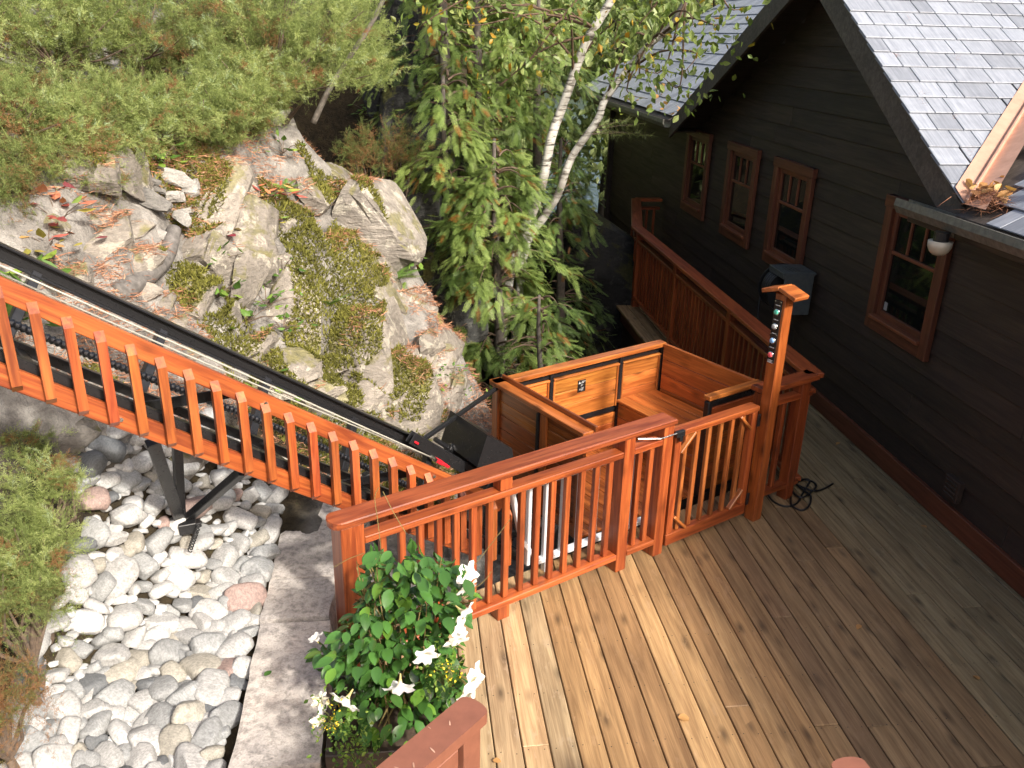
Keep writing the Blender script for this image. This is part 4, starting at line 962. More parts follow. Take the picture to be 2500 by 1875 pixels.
for phase, (cnt, lo, hi, sp) in enumerate(((120, .075, .1, .7), (260, .052, .075, .56), (1500, .026, .052, .5))):
    got = 0
    for i in range(len(CX)):
        if got >= cnt: break
        r = random.uniform(lo, hi)
        if len(taken):
            dd_ = np.hypot(taken[:, 0]-CX[i], taken[:, 1]-CY[i])
            if (dd_ < sp*(taken[:, 3]+r)).any(): continue
            near = dd_ < .95*(taken[:, 3]+r); lift = (.22*taken[near, 3]*(1-dd_[near]/(.95*(taken[near, 3]+r)))).max() if near.any() else 0
        else: lift = 0
        taken = np.vstack([taken, (CX[i], CY[i], CZ[i]+.28*r+lift*(phase < 2), r)]); got += 1
cand = [tuple(x) for x in taken]
cand.sort(key=lambda c: -c[3]); sV = []; sF = []; off = 0
kinds = [((.42, .415, .4), "pale grey rounded river stone in the pebble bed", 38), ((.31, .315, .31), "mid grey banded river stone in the pebble bed", 26), ((.5, .49, .47), "near white rounded river stone in the pebble bed", 24), ((.14, .147, .152), "dark slate grey river stone in the pebble bed", 6), ((.37, .345, .29), "cream coloured river stone in the pebble bed", 12), ((.37, .265, .23), "pinkish red granite river stone in the pebble bed", 3)]
pool = [k for k in kinds for _ in range(k[2])]
for i, (X, Y, z, r) in enumerate(cand):
    rot = Matrix.Rotation(random.uniform(0, 6.28), 4, 'Z') @ Matrix.Rotation(random.gauss(0, .3), 4, 'X') @ Matrix.Rotation(random.gauss(0, .3), 4, 'Y')
    me = random.choice(peb); col, lb, _ = random.choice(pool); j = random.uniform(.85, 1.12)
    ll = random.uniform(1.95, 2.6)*r; zz = z+random.uniform(0, .02)
    mw = Matrix.Translation((X, Y, zz)) @ rot @ Matrix.Diagonal((ll, ll, ll*random.uniform(.9, 1.15), 1))
    if i < 300:
        o = link("river_stone", me, 'pebble', None, tuple(c*j for c in col)); o.matrix_world = mw; tag(o, lb, "stone", "loose river stones")
    else:
        V = np.empty(len(me.vertices)*3, np.float32); me.vertices.foreach_get("co", V); V = V.reshape(-1, 3); Fc = ICO[3][1]
        A = np.array(mw); sV.append(V@A[:3, :3].T+A[:3, 3]); sF.append(Fc+off); off += len(V)
if sV:
    o = link("small_river_stones", tri_mesh("small_river_stones", np.vstack(sV), np.vstack(sF), None, True), 'pebble', None, (.5, .5, .49)); tag(o, "small grey river stones filling the gaps of the pebble bed", "stones", None, 'stuff')

def place_rock(name, px, py, L, Wd, ang, seed, label, mat='rock', depth_k=.7, sink=.25, group=None, tilt=0., cuts=10, col=(1, 1, 1), cat="rock", sub=4):
    """a rock seen at a pixel, L x Wd pixels large, long side turned ang degrees in the picture; stands on the slope"""
    P = hit(px, py); _, _, dp = proj(P); k = dp/FPX; a, b = L*k, Wd*k
    e = R(ang); xl = CR*math.cos(e)-CD*math.sin(e)              # long axis as seen
    g = 1e-2; nrm = np.array([-(terrain(P[0]+.2, P[1], False)-terrain(P[0]-.2, P[1], False))/.4, -(terrain(P[0], P[1]+.2, False)-terrain(P[0], P[1]-.2, False))/.4, 1.]); nrm /= np.linalg.norm(nrm)
    xl = xl-nrm*(xl@nrm)*.75; xl /= np.linalg.norm(xl); nn = nrm-xl*(nrm@xl); nn /= np.linalg.norm(nn); yl = np.cross(nn, xl)
    a = a/max(.35, math.hypot(xl@CR, xl@CD)); b = b/max(.45, math.hypot(yl@CR, yl@CD)); hgt = min(a, b)*depth_k
    me = rock_mesh(name, seed, (a, b, hgt), cuts+9, min(sub, 3), .025, .4, False, .42)
    o = link(name, me, mat, None, col); c = P+nn*hgt*(.5-sink)
    mt = Matrix(((xl[0], yl[0], nn[0], c[0]), (xl[1], yl[1], nn[1], c[1]), (xl[2], yl[2], nn[2], c[2]), (0, 0, 0, 1)))
    o.matrix_world = mt @ Matrix.Rotation(tilt, 4, 'X'); return tag(o, label, cat, group)
LG = "lichen speckled grey rock slab jutting from the needle covered slope"
slabs = [(740, 745, 250, 105, 62), (478, 745, 150, 85, 55), (602, 712, 150, 70, 65), (545, 655, 120, 85, 60), (500, 600, 160, 80, 60), (700, 890, 150, 115, 30), (640, 842, 80, 60, 40), (285, 668, 170, 80, 40), (255, 605, 210, 80, 40), (525, 510, 230, 90, 63), (620, 585, 150, 110, 60), (160, 425, 170, 120, 15), (285, 400, 150, 130, 60), (885, 880, 210, 95, -72), (960, 835, 170, 90, -70), (945, 700, 170, 80, -72), (1020, 760, 130, 80, -65), (1005, 1000, 190, 130, 70), (1075, 905, 130, 90, 60), (800, 905, 90, 60, 20), (560, 790, 90, 55, 55), (640, 640, 110, 60, 60), (850, 980, 120, 70, -60), (170, 690, 120, 70, 30), (420, 820, 100, 60, 40), (655, 940, 120, 70, 20), (1060, 1010, 120, 80, -50), (780, 480, 110, 60, -60), (330, 560, 90, 60, 30), (760, 960, 120, 80, 30), (1090, 840, 90, 70, -60), (690, 640, 90, 40, 55), (455, 690, 90, 50, 50), (390, 760, 110, 60, 40), (570, 870, 100, 60, 30), (880, 960, 110, 80, 50), (930, 950, 120, 70, -60), (700, 540, 80, 40, 60), (330, 720, 90, 50, 35), (610, 460, 90, 45, 60), (820, 430, 80, 50, -50), (980, 900, 120, 80, -60), (1035, 850, 110, 70, -65), (220, 540, 90, 45, 30), (1110, 970, 110, 80, 50), (450, 860, 80, 50, 30), (100, 560, 110, 60, 25), (40, 760, 110, 60, 25)]
for i, (x, y, L, w, a) in enumerate(slabs):
    v = random.uniform(.85, 1.2); place_rock("rock_slab", x, y, L*1.3, w*1.22, a, 300+i, LG, 'rock', .6, random.uniform(.42, .62), "rock slabs on the slope", 0., 11, (v, v*.95, v*.88))
place_rock("boulder", 905, 560, 250, 130, -66, 401, "large pale boulder with white streaks at the edge of the dark gorge", 'rock', .75, .55, None, 0., 12, (1.1, 1.06, 1.0))
place_rock("rock_spur", 718, 335, 190, 75, -74, 402, "upright weathered rock spur below the bright juniper", 'rock', .8, .3, None, 0., 12, (1.0, .97, .9))
for i, (x, y, L, w, a) in enumerate([(130, 1085, 150, 90, 20), (190, 1060, 90, 70, 40), (50, 1240, 80, 60, 20), (420, 1150, 160, 90, 40)]):
    place_rock("bank_stone", x, y, L, w, a, 420+i, "dull grey stone set in the dark soil bank under the fence", 'rock', .6, .45, "stones in the soil bank", 0., 10, (.62, .6, .58))
LB = "freshly broken pale rock lying in the loose heap on the slope"
for i, (x, y, L, w, a) in enumerate([(425, 440, 95, 42, 8), (468, 472, 62, 46, 30), (425, 488, 42, 36, 20), (365, 508, 84, 44, -12), (435, 540, 56, 34, -15), (345, 470, 44, 24, 5), (385, 470, 36, 16, 0), (445, 520, 34, 22, 30), (370, 450, 40, 28, 10), (385, 575, 44, 20, 0), (350, 618, 44, 18, -10)]):
    v = .6 if i in (3, 5, 6, 8) else 1.05; place_rock("broken_rock", x, y, L, w, a, 440+i, LB, 'rockfresh', .7, .05, "broken rocks in a loose heap", random.uniform(-.3, .3), 13, (v, v, v), "rock", 3)
GD = "rock face with shade painted into its dark colour in the gorge behind the boulder"
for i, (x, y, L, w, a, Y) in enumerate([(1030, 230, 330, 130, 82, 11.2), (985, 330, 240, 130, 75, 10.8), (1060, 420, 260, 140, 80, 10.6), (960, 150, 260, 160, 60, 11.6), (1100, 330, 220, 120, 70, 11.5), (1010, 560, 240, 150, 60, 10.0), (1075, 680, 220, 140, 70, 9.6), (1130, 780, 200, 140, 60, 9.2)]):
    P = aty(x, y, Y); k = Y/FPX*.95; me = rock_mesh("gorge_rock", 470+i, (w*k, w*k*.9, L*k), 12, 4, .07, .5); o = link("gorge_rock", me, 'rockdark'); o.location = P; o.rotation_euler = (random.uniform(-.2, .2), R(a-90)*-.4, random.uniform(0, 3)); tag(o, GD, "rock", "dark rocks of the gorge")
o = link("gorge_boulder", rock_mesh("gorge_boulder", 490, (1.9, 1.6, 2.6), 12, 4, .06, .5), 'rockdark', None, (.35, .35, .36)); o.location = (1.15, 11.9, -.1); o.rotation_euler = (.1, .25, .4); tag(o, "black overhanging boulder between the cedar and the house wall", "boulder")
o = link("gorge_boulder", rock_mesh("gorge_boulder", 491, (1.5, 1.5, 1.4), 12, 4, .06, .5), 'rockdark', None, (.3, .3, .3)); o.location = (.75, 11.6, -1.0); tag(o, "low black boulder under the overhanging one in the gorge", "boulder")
# dead log on the slope
lp = [hit(640/.8848*.5, 660/.8848*1.0) for _ in range(1)]
lg = [hit(x, y, .05) for x, y in [(425, 560), (418, 590), (405, 625), (385, 650), (350, 680), (315, 702), (285, 718)]]
m = MB(); lg = catmull(lg, 5); m.tube(lg, np.linspace(.05, .075, len(lg))*(1+.02*np.sin(np.arange(len(lg))*1.9)), 12)
o = link("dead_log", m.mesh("dead_log", smooth=True), 'bark'); tag(o, "bent grey dead log lying across the rocky slope above the black rail", "log")
m = MB(); q = [aty(x, y, 8.2) for x, y in [(765, 300), (800, 225), (840, 160), (905, 60), (945, -20)]]; m.tube(catmull(q, 5), np.linspace(.028, .018, 21), 8)
o = link("leaning_pole", m.mesh("leaning_pole", smooth=True), 'bark', None, (1.5, 1.45, 1.35)); tag(o, "thin bare grey pole leaning beside the bright juniper", "dead stem")
fl = thing("spotlight", "small black ground spotlight with coiled cable among the pebbles", "spotlight", 'w', tuple(hit(465, 1335)+np.array([0, 0, .05])))
P = ORG[fl.name]; m = MB(); m.box(P+v3(0, 0, .09), (.1, .07, .07), np.array([[.9, .4, 0], [-.4, .9, .1], [0, -.1, 1]])/1.0); m.part("lamp_head", 'black', fl)
m = MB(); m.bar(P+v3(-.02, .02, .13), P+v3(-.03, .05, .3), .02, .02); m.part("stake", 'black', fl)
an = np.linspace(0, 9*2*math.pi, 150); m = MB(); m.tube([P+v3(.07+.012*math.cos(a), -.02-.16*i/150+.0, .1-.06*i/150+.012*math.sin(a)) for i, a in enumerate(an)], .0035, 5); m.part("coiled_cable", 'hose', fl, smooth=True)

# ------------------------------------------------------------------ foliage
def scatter(T, pos, A, B, scale, rnd):
    """T (m,3,3) template triangles; A = axis (z of template), B = side vector"""
    A = A/(np.linalg.norm(A, axis=1)[:, None]+1e-9); B = B-A*(B*A).sum(1)[:, None]; B /= np.linalg.norm(B, axis=1)[:, None]+1e-9; C = np.cross(A, B)
    t = T.reshape(-1, 3); V = (t[None, :, 0:1]*B[:, None]+t[None, :, 1:2]*C[:, None]+t[None, :, 2:3]*A[:, None])*scale[:, None, None]+pos[:, None]
    return V.reshape(-1, 3), np.repeat(rnd, len(t))
def fol_obj(name, V, rn, mat, parent=None):
    me = tri_mesh(name, V, np.arange(len(V)).reshape(-1, 3), {'rnd': rn}); return link(name, me, mat, parent)
def tri(*p): return np.array(p, float)
def sprig_T(n=9, ang=.7, w=.05):
    T = [tri((-.012, 0, 0), (.012, 0, 0), (0, 0, 1.02))]
    for i in range(n):
        z = .1+.8*i/n; l = .34*(1-.55*i/n)
        for k in range(2):
            a = i*2.1+k*3.14; d = np.array([math.cos(a)*math.sin(ang), math.sin(a)*math.sin(ang), math.cos(ang)]); s_ = np.array([-math.sin(a), math.cos(a), 0])*w*.5
            b = np.array([0, 0, z]); T.append(tri(b-s_*.5, b+d*l*.5+s_, b+d*l)); 
    return np.array(T)
SPRIG = sprig_T(6, .75, .06)
def frond_T():
    T = [tri((-.01, 0, 0), (.01, 0, 0), (0, 0, 1))]
    for i in range(9):
        z = .05+.9*i/9; l = .36*(1-.8*abs(i/9-.2))
        for sg in (-1, 1):
            a = .62; d = np.array([sg*math.sin(a), 0, math.cos(a)]); s_ = np.array([math.cos(a), 0, -sg*math.sin(a)]); b = np.array([0, .02*math.sin(i*2.), z])
            T.append(tri(b-s_*.016, b+s_*.016, b+d*l))
            for j, f in enumerate((.35, .6, .82)):
                s2 = 1 if j % 2 else -1
                q = b+d*l*f; T.append(tri(q-d*.02, q+d*.03, q+d*.085+s_*s2*.07*(1.2-f*.6)+np.array([0, .02*s2, 0])))
    return np.array(T)
FROND = frond_T()
def leaf_T(wd=.3, fold=.12, curl=.1):
    a, b, c, d = np.array([0, 0, 0]), np.array([wd, fold, .38]), np.array([0, 0, .5]), np.array([-wd, fold, .38]); e = np.array([0, curl, 1.])
    b2, d2 = np.array([wd*.75, fold*.9+curl*.3, .7]), np.array([-wd*.75, fold*.9+curl*.3, .7])
    return np.array([(a, b, c), (a, c, d), (b, b2, c), (c, b2, e), (d, c, d2), (c, e, d2)])
LEAF = leaf_T(); LEAFN = leaf_T(.2, .08, .1)
def fern_T():
    T = []
    for i in range(16):
        z = .06+.9*i/16; l = .3*math.sin(min(1, (i+3)/7)*1.57)*(1-.75*max(0, i-5)/11); y = -.25*z*z
        for sg in (-1, 1):
            b = np.array([0, y, z]); T.append(tri(b-np.array([0, 0, .022]), b+np.array([0, 0, .022]), b+np.array([sg*l, -.04, l*.35])))
    return np.array(T)
FERN = fern_T()
def rv(n): v = rng.normal(size=(n, 3)); return v/np.linalg.norm(v, axis=1)[:, None]

def juniper(c, rad, nb, per, label, tone=(0, 1), base=None, size=.085, group="juniper shrubs", flat=.0, name="juniper_shrub"):
    c = np.array(c, float); rad = np.array(rad, float); base = c-np.array([0, 0, rad[2]]) if base is None else np.array(base, float)
    nb = int(nb*.72); per = int(per*1.35); root = thing(name, label, "shrub", 'w', tuple(base), group)
    d = rv(nb); d[:, 2] = np.abs(d[:, 2])*1.1-.25; d /= np.linalg.norm(d, axis=1)[:, None]
    rr = rng.uniform(.55, 1.0, nb)**.6*(1+.25*rng.normal(size=nb)*.5)
    tip = c+d*rad*rr[:, None]; out = (tip-base); out /= np.linalg.norm(out, axis=1)[:, None]
    dirb = out*.55+d*.5+rv(nb)*.65; dirb[:, 2] += -.05-flat; dirb /= np.linalg.norm(dirb, axis=1)[:, None]
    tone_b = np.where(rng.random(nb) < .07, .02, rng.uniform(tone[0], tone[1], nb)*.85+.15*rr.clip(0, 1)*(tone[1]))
    u = rng.uniform(-1, 0, (nb, per)); blen = rng.uniform(.22, .55, nb)*(size/.08)
    pos = tip[:, None]+dirb[:, None]*(u*blen[:, None])[..., None]+rng.normal(size=(nb, per, 3))*.03*(-u)[..., None]
    A = dirb[:, None]*1.0+rng.normal(size=(nb, per, 3))*.6
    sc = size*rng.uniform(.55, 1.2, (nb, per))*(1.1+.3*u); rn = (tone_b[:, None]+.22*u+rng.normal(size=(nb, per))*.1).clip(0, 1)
    V, r_ = scatter(SPRIG, pos.reshape(-1, 3), A.reshape(-1, 3), rv(nb*per), sc.ravel(), rn.ravel())
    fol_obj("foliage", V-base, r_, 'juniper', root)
    m = MB(); hub = (c-base)*.45
    m.tube([(0, 0, -.05), hub*.5+rv(1)[0]*.03, hub], [.03, .025, .018], 6, False)
    for i in range(0, nb, max(1, nb//14)):
        tp = tip[i]-base-dirb[i]*.12; m.tube([hub, (hub+tp)/2+rv(1)[0]*.06, tp], [.012, .008, .003], 5, False)
    link("branches", m.mesh("branches"), 'twig', root)
    return root
def on(px, py, back=0.): return hit(px, py)
J = []
def jun_px(px, py, D, rad, nb, per, label, tone=(.1, 1), size=.085, zoff=0, sh=(0, 0), **kw):
    P = EYE+ray(px, py)*D; per = int(per*.8); g = np.array([P[0]+sh[0], P[1]+sh[1], float(terrain(P[0]+sh[0], P[1]+sh[1], False))-.05]); g[2] = min(g[2], P[2]-.1)
    return juniper(P+np.array([0, 0, zoff]), rad, nb, per, label, tone, g, size, **kw)
jun_px(725, 150, 7.7, (.95, .8, .95), 480, 44, "bright yellow green juniper bush overhanging the rock spur", (.45, 1), .08, 0, (-.55, .35))
jun_px(850, 110, 8.3, (.4, .5, .75), 170, 40, "narrow bright juniper tip beside the leaning pole", (.45, 1), .08, 0, (-.9, .3))
jun_px(570, 130, 8.2, (.9, .8, .8), 300, 40, "darker green juniper behind the bright overhanging one", (.2, .75), .08, 0, (-.4, .5))
jun_px(330, 60, 7.6, (.9, .7, .55), 300, 40, "shaded green juniper at the crest above the broken rocks", (.15, .7), .08)
jun_px(120, 70, 7.0, (.8, .7, .6), 300, 40, "yellowish green juniper at the top of the slope", (.25, .95), .085)
jun_px(-80, 60, 6.6, (.7, .6, .6), 180, 36, "green juniper growing at the edge of the crest path", (.25, .9), .085)
jun_px(80, 270, 6.2, (.6, .45, .36), 260, 40, "spreading juniper with rusty inner twigs on the slope", (.05, .95), .08)
jun_px(300, 265, 6.6, (.62, .45, .34), 280, 40, "low spreading juniper with blue green tips over the grey rock", (.2, 1), .075)
jun_px(500, 270, 6.9, (.55, .45, .34), 260, 40, "low juniper branch reaching over the needle covered ledge", (.2, .95), .075)
jun_px(600, 215, 7.3, (.55, .45, .36), 240, 40, "feathery juniper beneath the bright overhanging bush", (.3, 1), .075)
jun_px(190, 360, 6.0, (.42, .3, .2), 150, 36, "sparse juniper sprays hanging over the grey boulder", (.1, .9), .07)
jun_px(20, 400, 5.7, (.35, .3, .22), 110, 36, "small dull juniper at the left rocks", (.1, .8), .07)
def jun_hit(px, py, rad, nb, per, label, tone=(.05, .95), size=.07):
    P = hit(px, py); return juniper(P+np.array([0, 0, rad[2]*.55]), rad, nb, per, label, tone, P-np.array([0, 0, .05]), size)
for x, y, ra, nb_, tn_, lb in [(30, 330, (.4, .35, .25), 120, (.1, .95), "rust flecked juniper low on the left slope"), (130, 345, (.38, .3, .22), 110, (.2, 1), "blue green juniper sprays draped over lichen rock"), (250, 330, (.42, .34, .26), 130, (.1, .9), "olive juniper mat just above the grey boulder"), (380, 335, (.4, .34, .26), 130, (.25, 1), "light juniper sprays above the heart leaved vine"), (480, 335, (.42, .34, .28), 130, (.2, .9), "juniper mat over the shaded brown hollow"), (570, 300, (.4, .34, .28), 120, (.3, 1), "pale juniper sprays left of the rock spur"), (150, 200, (.5, .4, .3), 160, (.0, .8), "juniper with brown dead twigs on the mid slope"), (380, 190, (.5, .4, .3), 160, (.2, .9), "dense juniper in the middle of the slope"), (20, 405, (.3, .28, .18), 90, (.05, .85), "rusty juniper tips hanging beside the left rocks"), (105, 420, (.3, .26, .16), 80, (.2, 1), "grey green juniper spray across the front of the lichen rock"), (205, 400, (.3, .26, .18), 90, (.1, .9), "juniper spray hanging over the edge of the grey boulder"), (300, 385, (.28, .25, .18), 80, (.25, 1), "juniper spray above the stone heap"), (420, 350, (.3, .28, .2), 90, (.2, .9), "feathery juniper tips above the heap of broken rock"), (520, 365, (.28, .26, .18), 80, (.1, .8), "dull juniper tips over the brown needles"), (610, 325, (.28, .26, .2), 80, (.3, 1), "juniper tips touching the rock spur"), (10, 480, (.25, .22, .14), 60, (.0, .7), "thin brown green juniper shoot above the black rail"), (240, 455, (.22, .2, .13), 50, (.1, .8), "small juniper shoot by the fern on the boulder")]:
    jun_hit(x, y, ra, nb_, 34, lb, tn_)
jun_px(930, 380, 9.3, (.55, .4, .5), 150, 34, "dim juniper growing on the shaded ledge by the fern", (.0, .45), .08)
jun_px(110, 1180, 4.25, (.18, .2, .2), 70, 40, "upright young juniper spray beside the pebbles under the fence", (.35, .95), .055)
jun_px(60, 1330, 4.0, (.3, .25, .2), 130, 40, "light green juniper edging the pebble bed", (.3, .95), .055)
jun_px(0, 1120, 4.5, (.3, .25, .22), 110, 40, "blue green juniper on the soil bank under the fence", (.2, .95), .06)
jun_px(40, 1450, 3.75, (.26, .22, .16), 100, 40, "low juniper creeping over the pebbles with a brown base", (.15, .85), .055)
jun_px(-20, 1690, 3.4, (.2, .2, .14), 80, 36, "half dead brown juniper tangle at the pebble edge", (.0, .25), .055)

for X, Y, ra, lb in [(-2.75, 3.3, (.4, .35, .25), "green juniper on the open bank left of the pebbles"), (-3.1, 4.2, (.45, .4, .28), "wide juniper on the bank below the fence"), (-2.5, 2.6, (.4, .35, .22), "low juniper at the bottom of the pebble bank")]:
    zz = float(terrain(X, Y, False)); juniper((X, Y, zz+.12), ra, 110, 34, lb, (.15, .9), (X, Y, zz-.05), .06)
def leafy(name, label, P, n, sp, mat, T, size, cat="plant", group=None, up=.5, col=None):
    P = np.array(P, float); root = thing(name, label, cat, 'w', tuple(P), group)
    pos = rng.normal(size=(n, 3))*np.array(sp)+np.array([0, 0, sp[2]*1.2]); pos[:, 2] = np.maximum(pos[:, 2], .02)
    A = rng.normal(size=(n, 3))+pos/np.linalg.norm(pos, axis=1)[:, None]*.9; A[:, 2] = A[:, 2]*.5+up*.3
    B = rng.normal(size=(n, 3)); V, r_ = scatter(T, pos, A, np.cross(A, np.array([0, 0, 1.])+.25*B), size*rng.uniform(.7, 1.3, n), rng.random(n))
    o = fol_obj("leaves", V, r_, mat, root, )
    m = MB()
    for i in range(0, n, max(1, n//8)): m.tube([(0, 0, -.02), pos[i]*.5+v3(0, 0, .01), pos[i]], [.004, .003, .002], 5, False)
    link("stems", m.mesh("stems"), 'twig', root); return root
leafy("red_sapling", "sapling with red and green leaves above the black rail", hit(140, 545), 26, (.09, .09, .08), 'redleaf', LEAF, .1)
leafy("red_sapling", "low plum and yellow leaved sapling touching the black rail", hit(120, 610), 22, (.08, .08, .05), 'redleaf', LEAFN, .11)
leafy("red_sapling", "small crimson maple seedling on the grey slab", hit(560, 575), 12, (.04, .04, .03), 'redleaf', LEAF, .08).children[0].color = (.6, .35, .6, 1)
leafy("orange_fern", "patch of orange autumn fern leaves on the ledge", hit(655, 475), 30, (.13, .09, .03), 'redleaf', LEAFN, .09).children[0].color = (1.25, 1.25, 1.1, 1)
leafy("orange_fern", "small salmon coloured leaves by the mossy ledge", hit(665, 545), 14, (.06, .05, .02), 'redleaf', LEAFN, .07).children[0].color = (1.2, 1.2, 1.1, 1)
for x, y, n, sz, lb in [(395, 395, 16, .07, "heart leaved green vine above the broken rocks"), (490, 440, 8, .05, "tiny bright green seedling right of the broken rocks"), (600, 500, 16, .06, "pale yellow green seedling beside the orange fern"), (690, 370, 10, .06, "light green seedling against the rock spur"), (800, 500, 8, .08, "two leaf green vine near the pale boulder"), (530, 640, 12, .055, "yellow maple seedling near the dead log"), (530, 720, 14, .07, "round leaved green plant between two slabs"), (650, 740, 22, .05, "rosette of green leaves between the slabs"), (690, 800, 14, .06, "green leaves at the foot of the long slab"), (605, 780, 10, .06, "pale green heart leaves on the mossy rock"), (650, 950, 14, .06, "bright fern like plant just behind the black rail"), (690, 660, 10, .06, "green vine leaves beside the long slab"), (970, 640, 40, .05, "bushy light green weeds at the right edge of the boulder"), (1065, 910, 50, .035, "bright green weeds below the boulder by the lift car"), (1100, 960, 30, .035, "small green weeds on the rock near the stay rod"), (1050, 940, 20, .035, "scattered green weeds under the boulder"), (30, 690, 20, .1, "broad green leaves between fence and black rail"), (60, 800, 22, .09, "dark broad leaves seen through the fence balusters"), (900, 280, 26, .07, "sparse green leaves on the brown gorge slope"), (1000, 260, 16, .07, "thin leafy twig hanging in the gorge")]:
    leafy("seedling", lb, hit(x, y), n, (.05+.012*n**.5, .05+.01*n**.5, .04), 'herb', LEAF, sz*1.25)
def fern(px, py, n, sz, lb):
    P = hit(px, py); root = thing("fern", lb, "fern", 'w', tuple(P))
    a = rng.uniform(0, 6.28, n); A = np.stack([np.cos(a)*.8, np.sin(a)*.8, rng.uniform(.3, .8, n)], 1); B = np.stack([-np.sin(a), np.cos(a), 0*a], 1)
    for i in range(n):
        V, r_ = scatter(FERN, np.zeros((1, 3)), A[i:i+1], B[i:i+1], np.array([sz*random.uniform(.8, 1.2)]), np.array([random.uniform(.3, .9)])); fol_obj("frond", V, r_, 'herb', root)
for x, y, n, s_, lb in [(270, 430, 6, .2, "green fern over the grey boulder left of the broken rocks"), (695, 465, 5, .16, "yellow green fern beside the orange leaves"), (965, 680, 6, .28, "light green fern on the right edge of the boulder"), (975, 720, 5, .22, "second fern just below on the rock edge"), (800, 745, 5, .2, "small fern on the mossy flank"), (1000, 330, 6, .4, "dark green fern in the shaded gorge"), (940, 290, 5, .35, "fern among brown needles on the gorge slope"), (880, 820, 4, .14, "tiny fern in the moss")]: fern(x, y, n, s_, lb)
# needle litter and moss tufts on the slope
MP = [(hit(x, y), r__) for x, y, r__ in ((860, 700, .28), (850, 820, .28), (900, 640, .2), (700, 500, .18), (450, 690, .14), (600, 830, .16), (830, 900, .2), (250, 480, .14))]
def surf_pts(n, box, cond):
    X = rng.uniform(box[0], box[1], n); Y = rng.uniform(box[2], box[3], n); s_ = X*math.cos(AR)+Y*math.sin(AR); t_ = -X*math.sin(AR)+Y*math.cos(AR)
    k = cond(X, Y, s_, t_); X, Y = X[k], Y[k]; return np.stack([X, Y, terrain(X, Y)], 1)
from mathutils.bvhtree import BVHTree
_v = []; _f = []
for o in list(bpy.data.objects):
    if o.type == 'MESH' and o.name.split('.')[0] in ('rock_slab', 'boulder', 'rock_spur', 'bank_stone'):
        k = len(_v); mw = o.matrix_world; _v += [mw @ v.co for v in o.data.vertices]; _f += [tuple(i+k for i in p.vertices) for p in o.data.polygons]
BV = BVHTree.FromPolygons(_v, _f)
def drop(P, minn=.5):
    keep = np.ones(len(P), bool)
    for i in range(len(P)):
        h = BV.ray_cast(Vector((P[i, 0], P[i, 1], P[i, 2]+1.2)), Vector((0, 0, -1)), 1.25)
        if h[0] is not None and h[0].z > P[i, 2]:
            if abs(h[1].z) < minn: keep[i] = False
            P[i, 2] = h[0].z
    return P[keep]
P = surf_pts(120000, (-4.6, .3, 4.2, 9.2), lambda X, Y, s_, t_: (t_ > 5.15) & (s_ < 4.3) & (fbm(X*1.7, Y*1.7, 21, 4) > .12))
P = drop(P, .62); n = len(P); A = rv(n); A[:, 2] = A[:, 2]*.25-.25*A[:, 1]*0; NT = np.array([tri((-.035, 0, 0), (.035, 0, 0), (.0, .03, 1)), tri((-.03, .012, .5), (.03, -.012, .5), (.15, .06, 1))])
V, r_ = scatter(NT, P+np.array([0, 0, .012]), A, rv(n), rng.uniform(.05, .1, n), rng.random(n))
tag(fol_obj("pine_needles", V, r_, 'needles'), "reddish brown fallen pine needles spread over the rocky slope", "needles", None, 'stuff')
P = surf_pts(260000, (-4.4, .2, 4.6, 8.6), lambda X, Y, s_, t_: (t_ > 5.2) & (s_ < 4.1) & (fbm(X*1.1, Y*1.1, 31, 3)+sum(1.1*np.exp(-((X-q[0])**2+(Y-q[1])**2)/(2*rr_*rr_)) for q, rr_ in MP) > .36))
P = drop(P, .5); n = len(P); A = rv(n)*.8+np.array([.15, -.3, .8]); V, r_ = scatter(NT[:1]*np.array([5, 1, 1]), P, A, rv(n), rng.uniform(.025, .055, n), (rng.random(n)*.6+.4*(fbm(P[:, 0]*3, P[:, 1]*3, 8, 2)*.5+.5)).clip(0, 1))
tag(fol_obj("moss", V, r_, 'moss'), "yellow green moss carpeting the rock slabs of the slope", "moss", None, 'stuff')
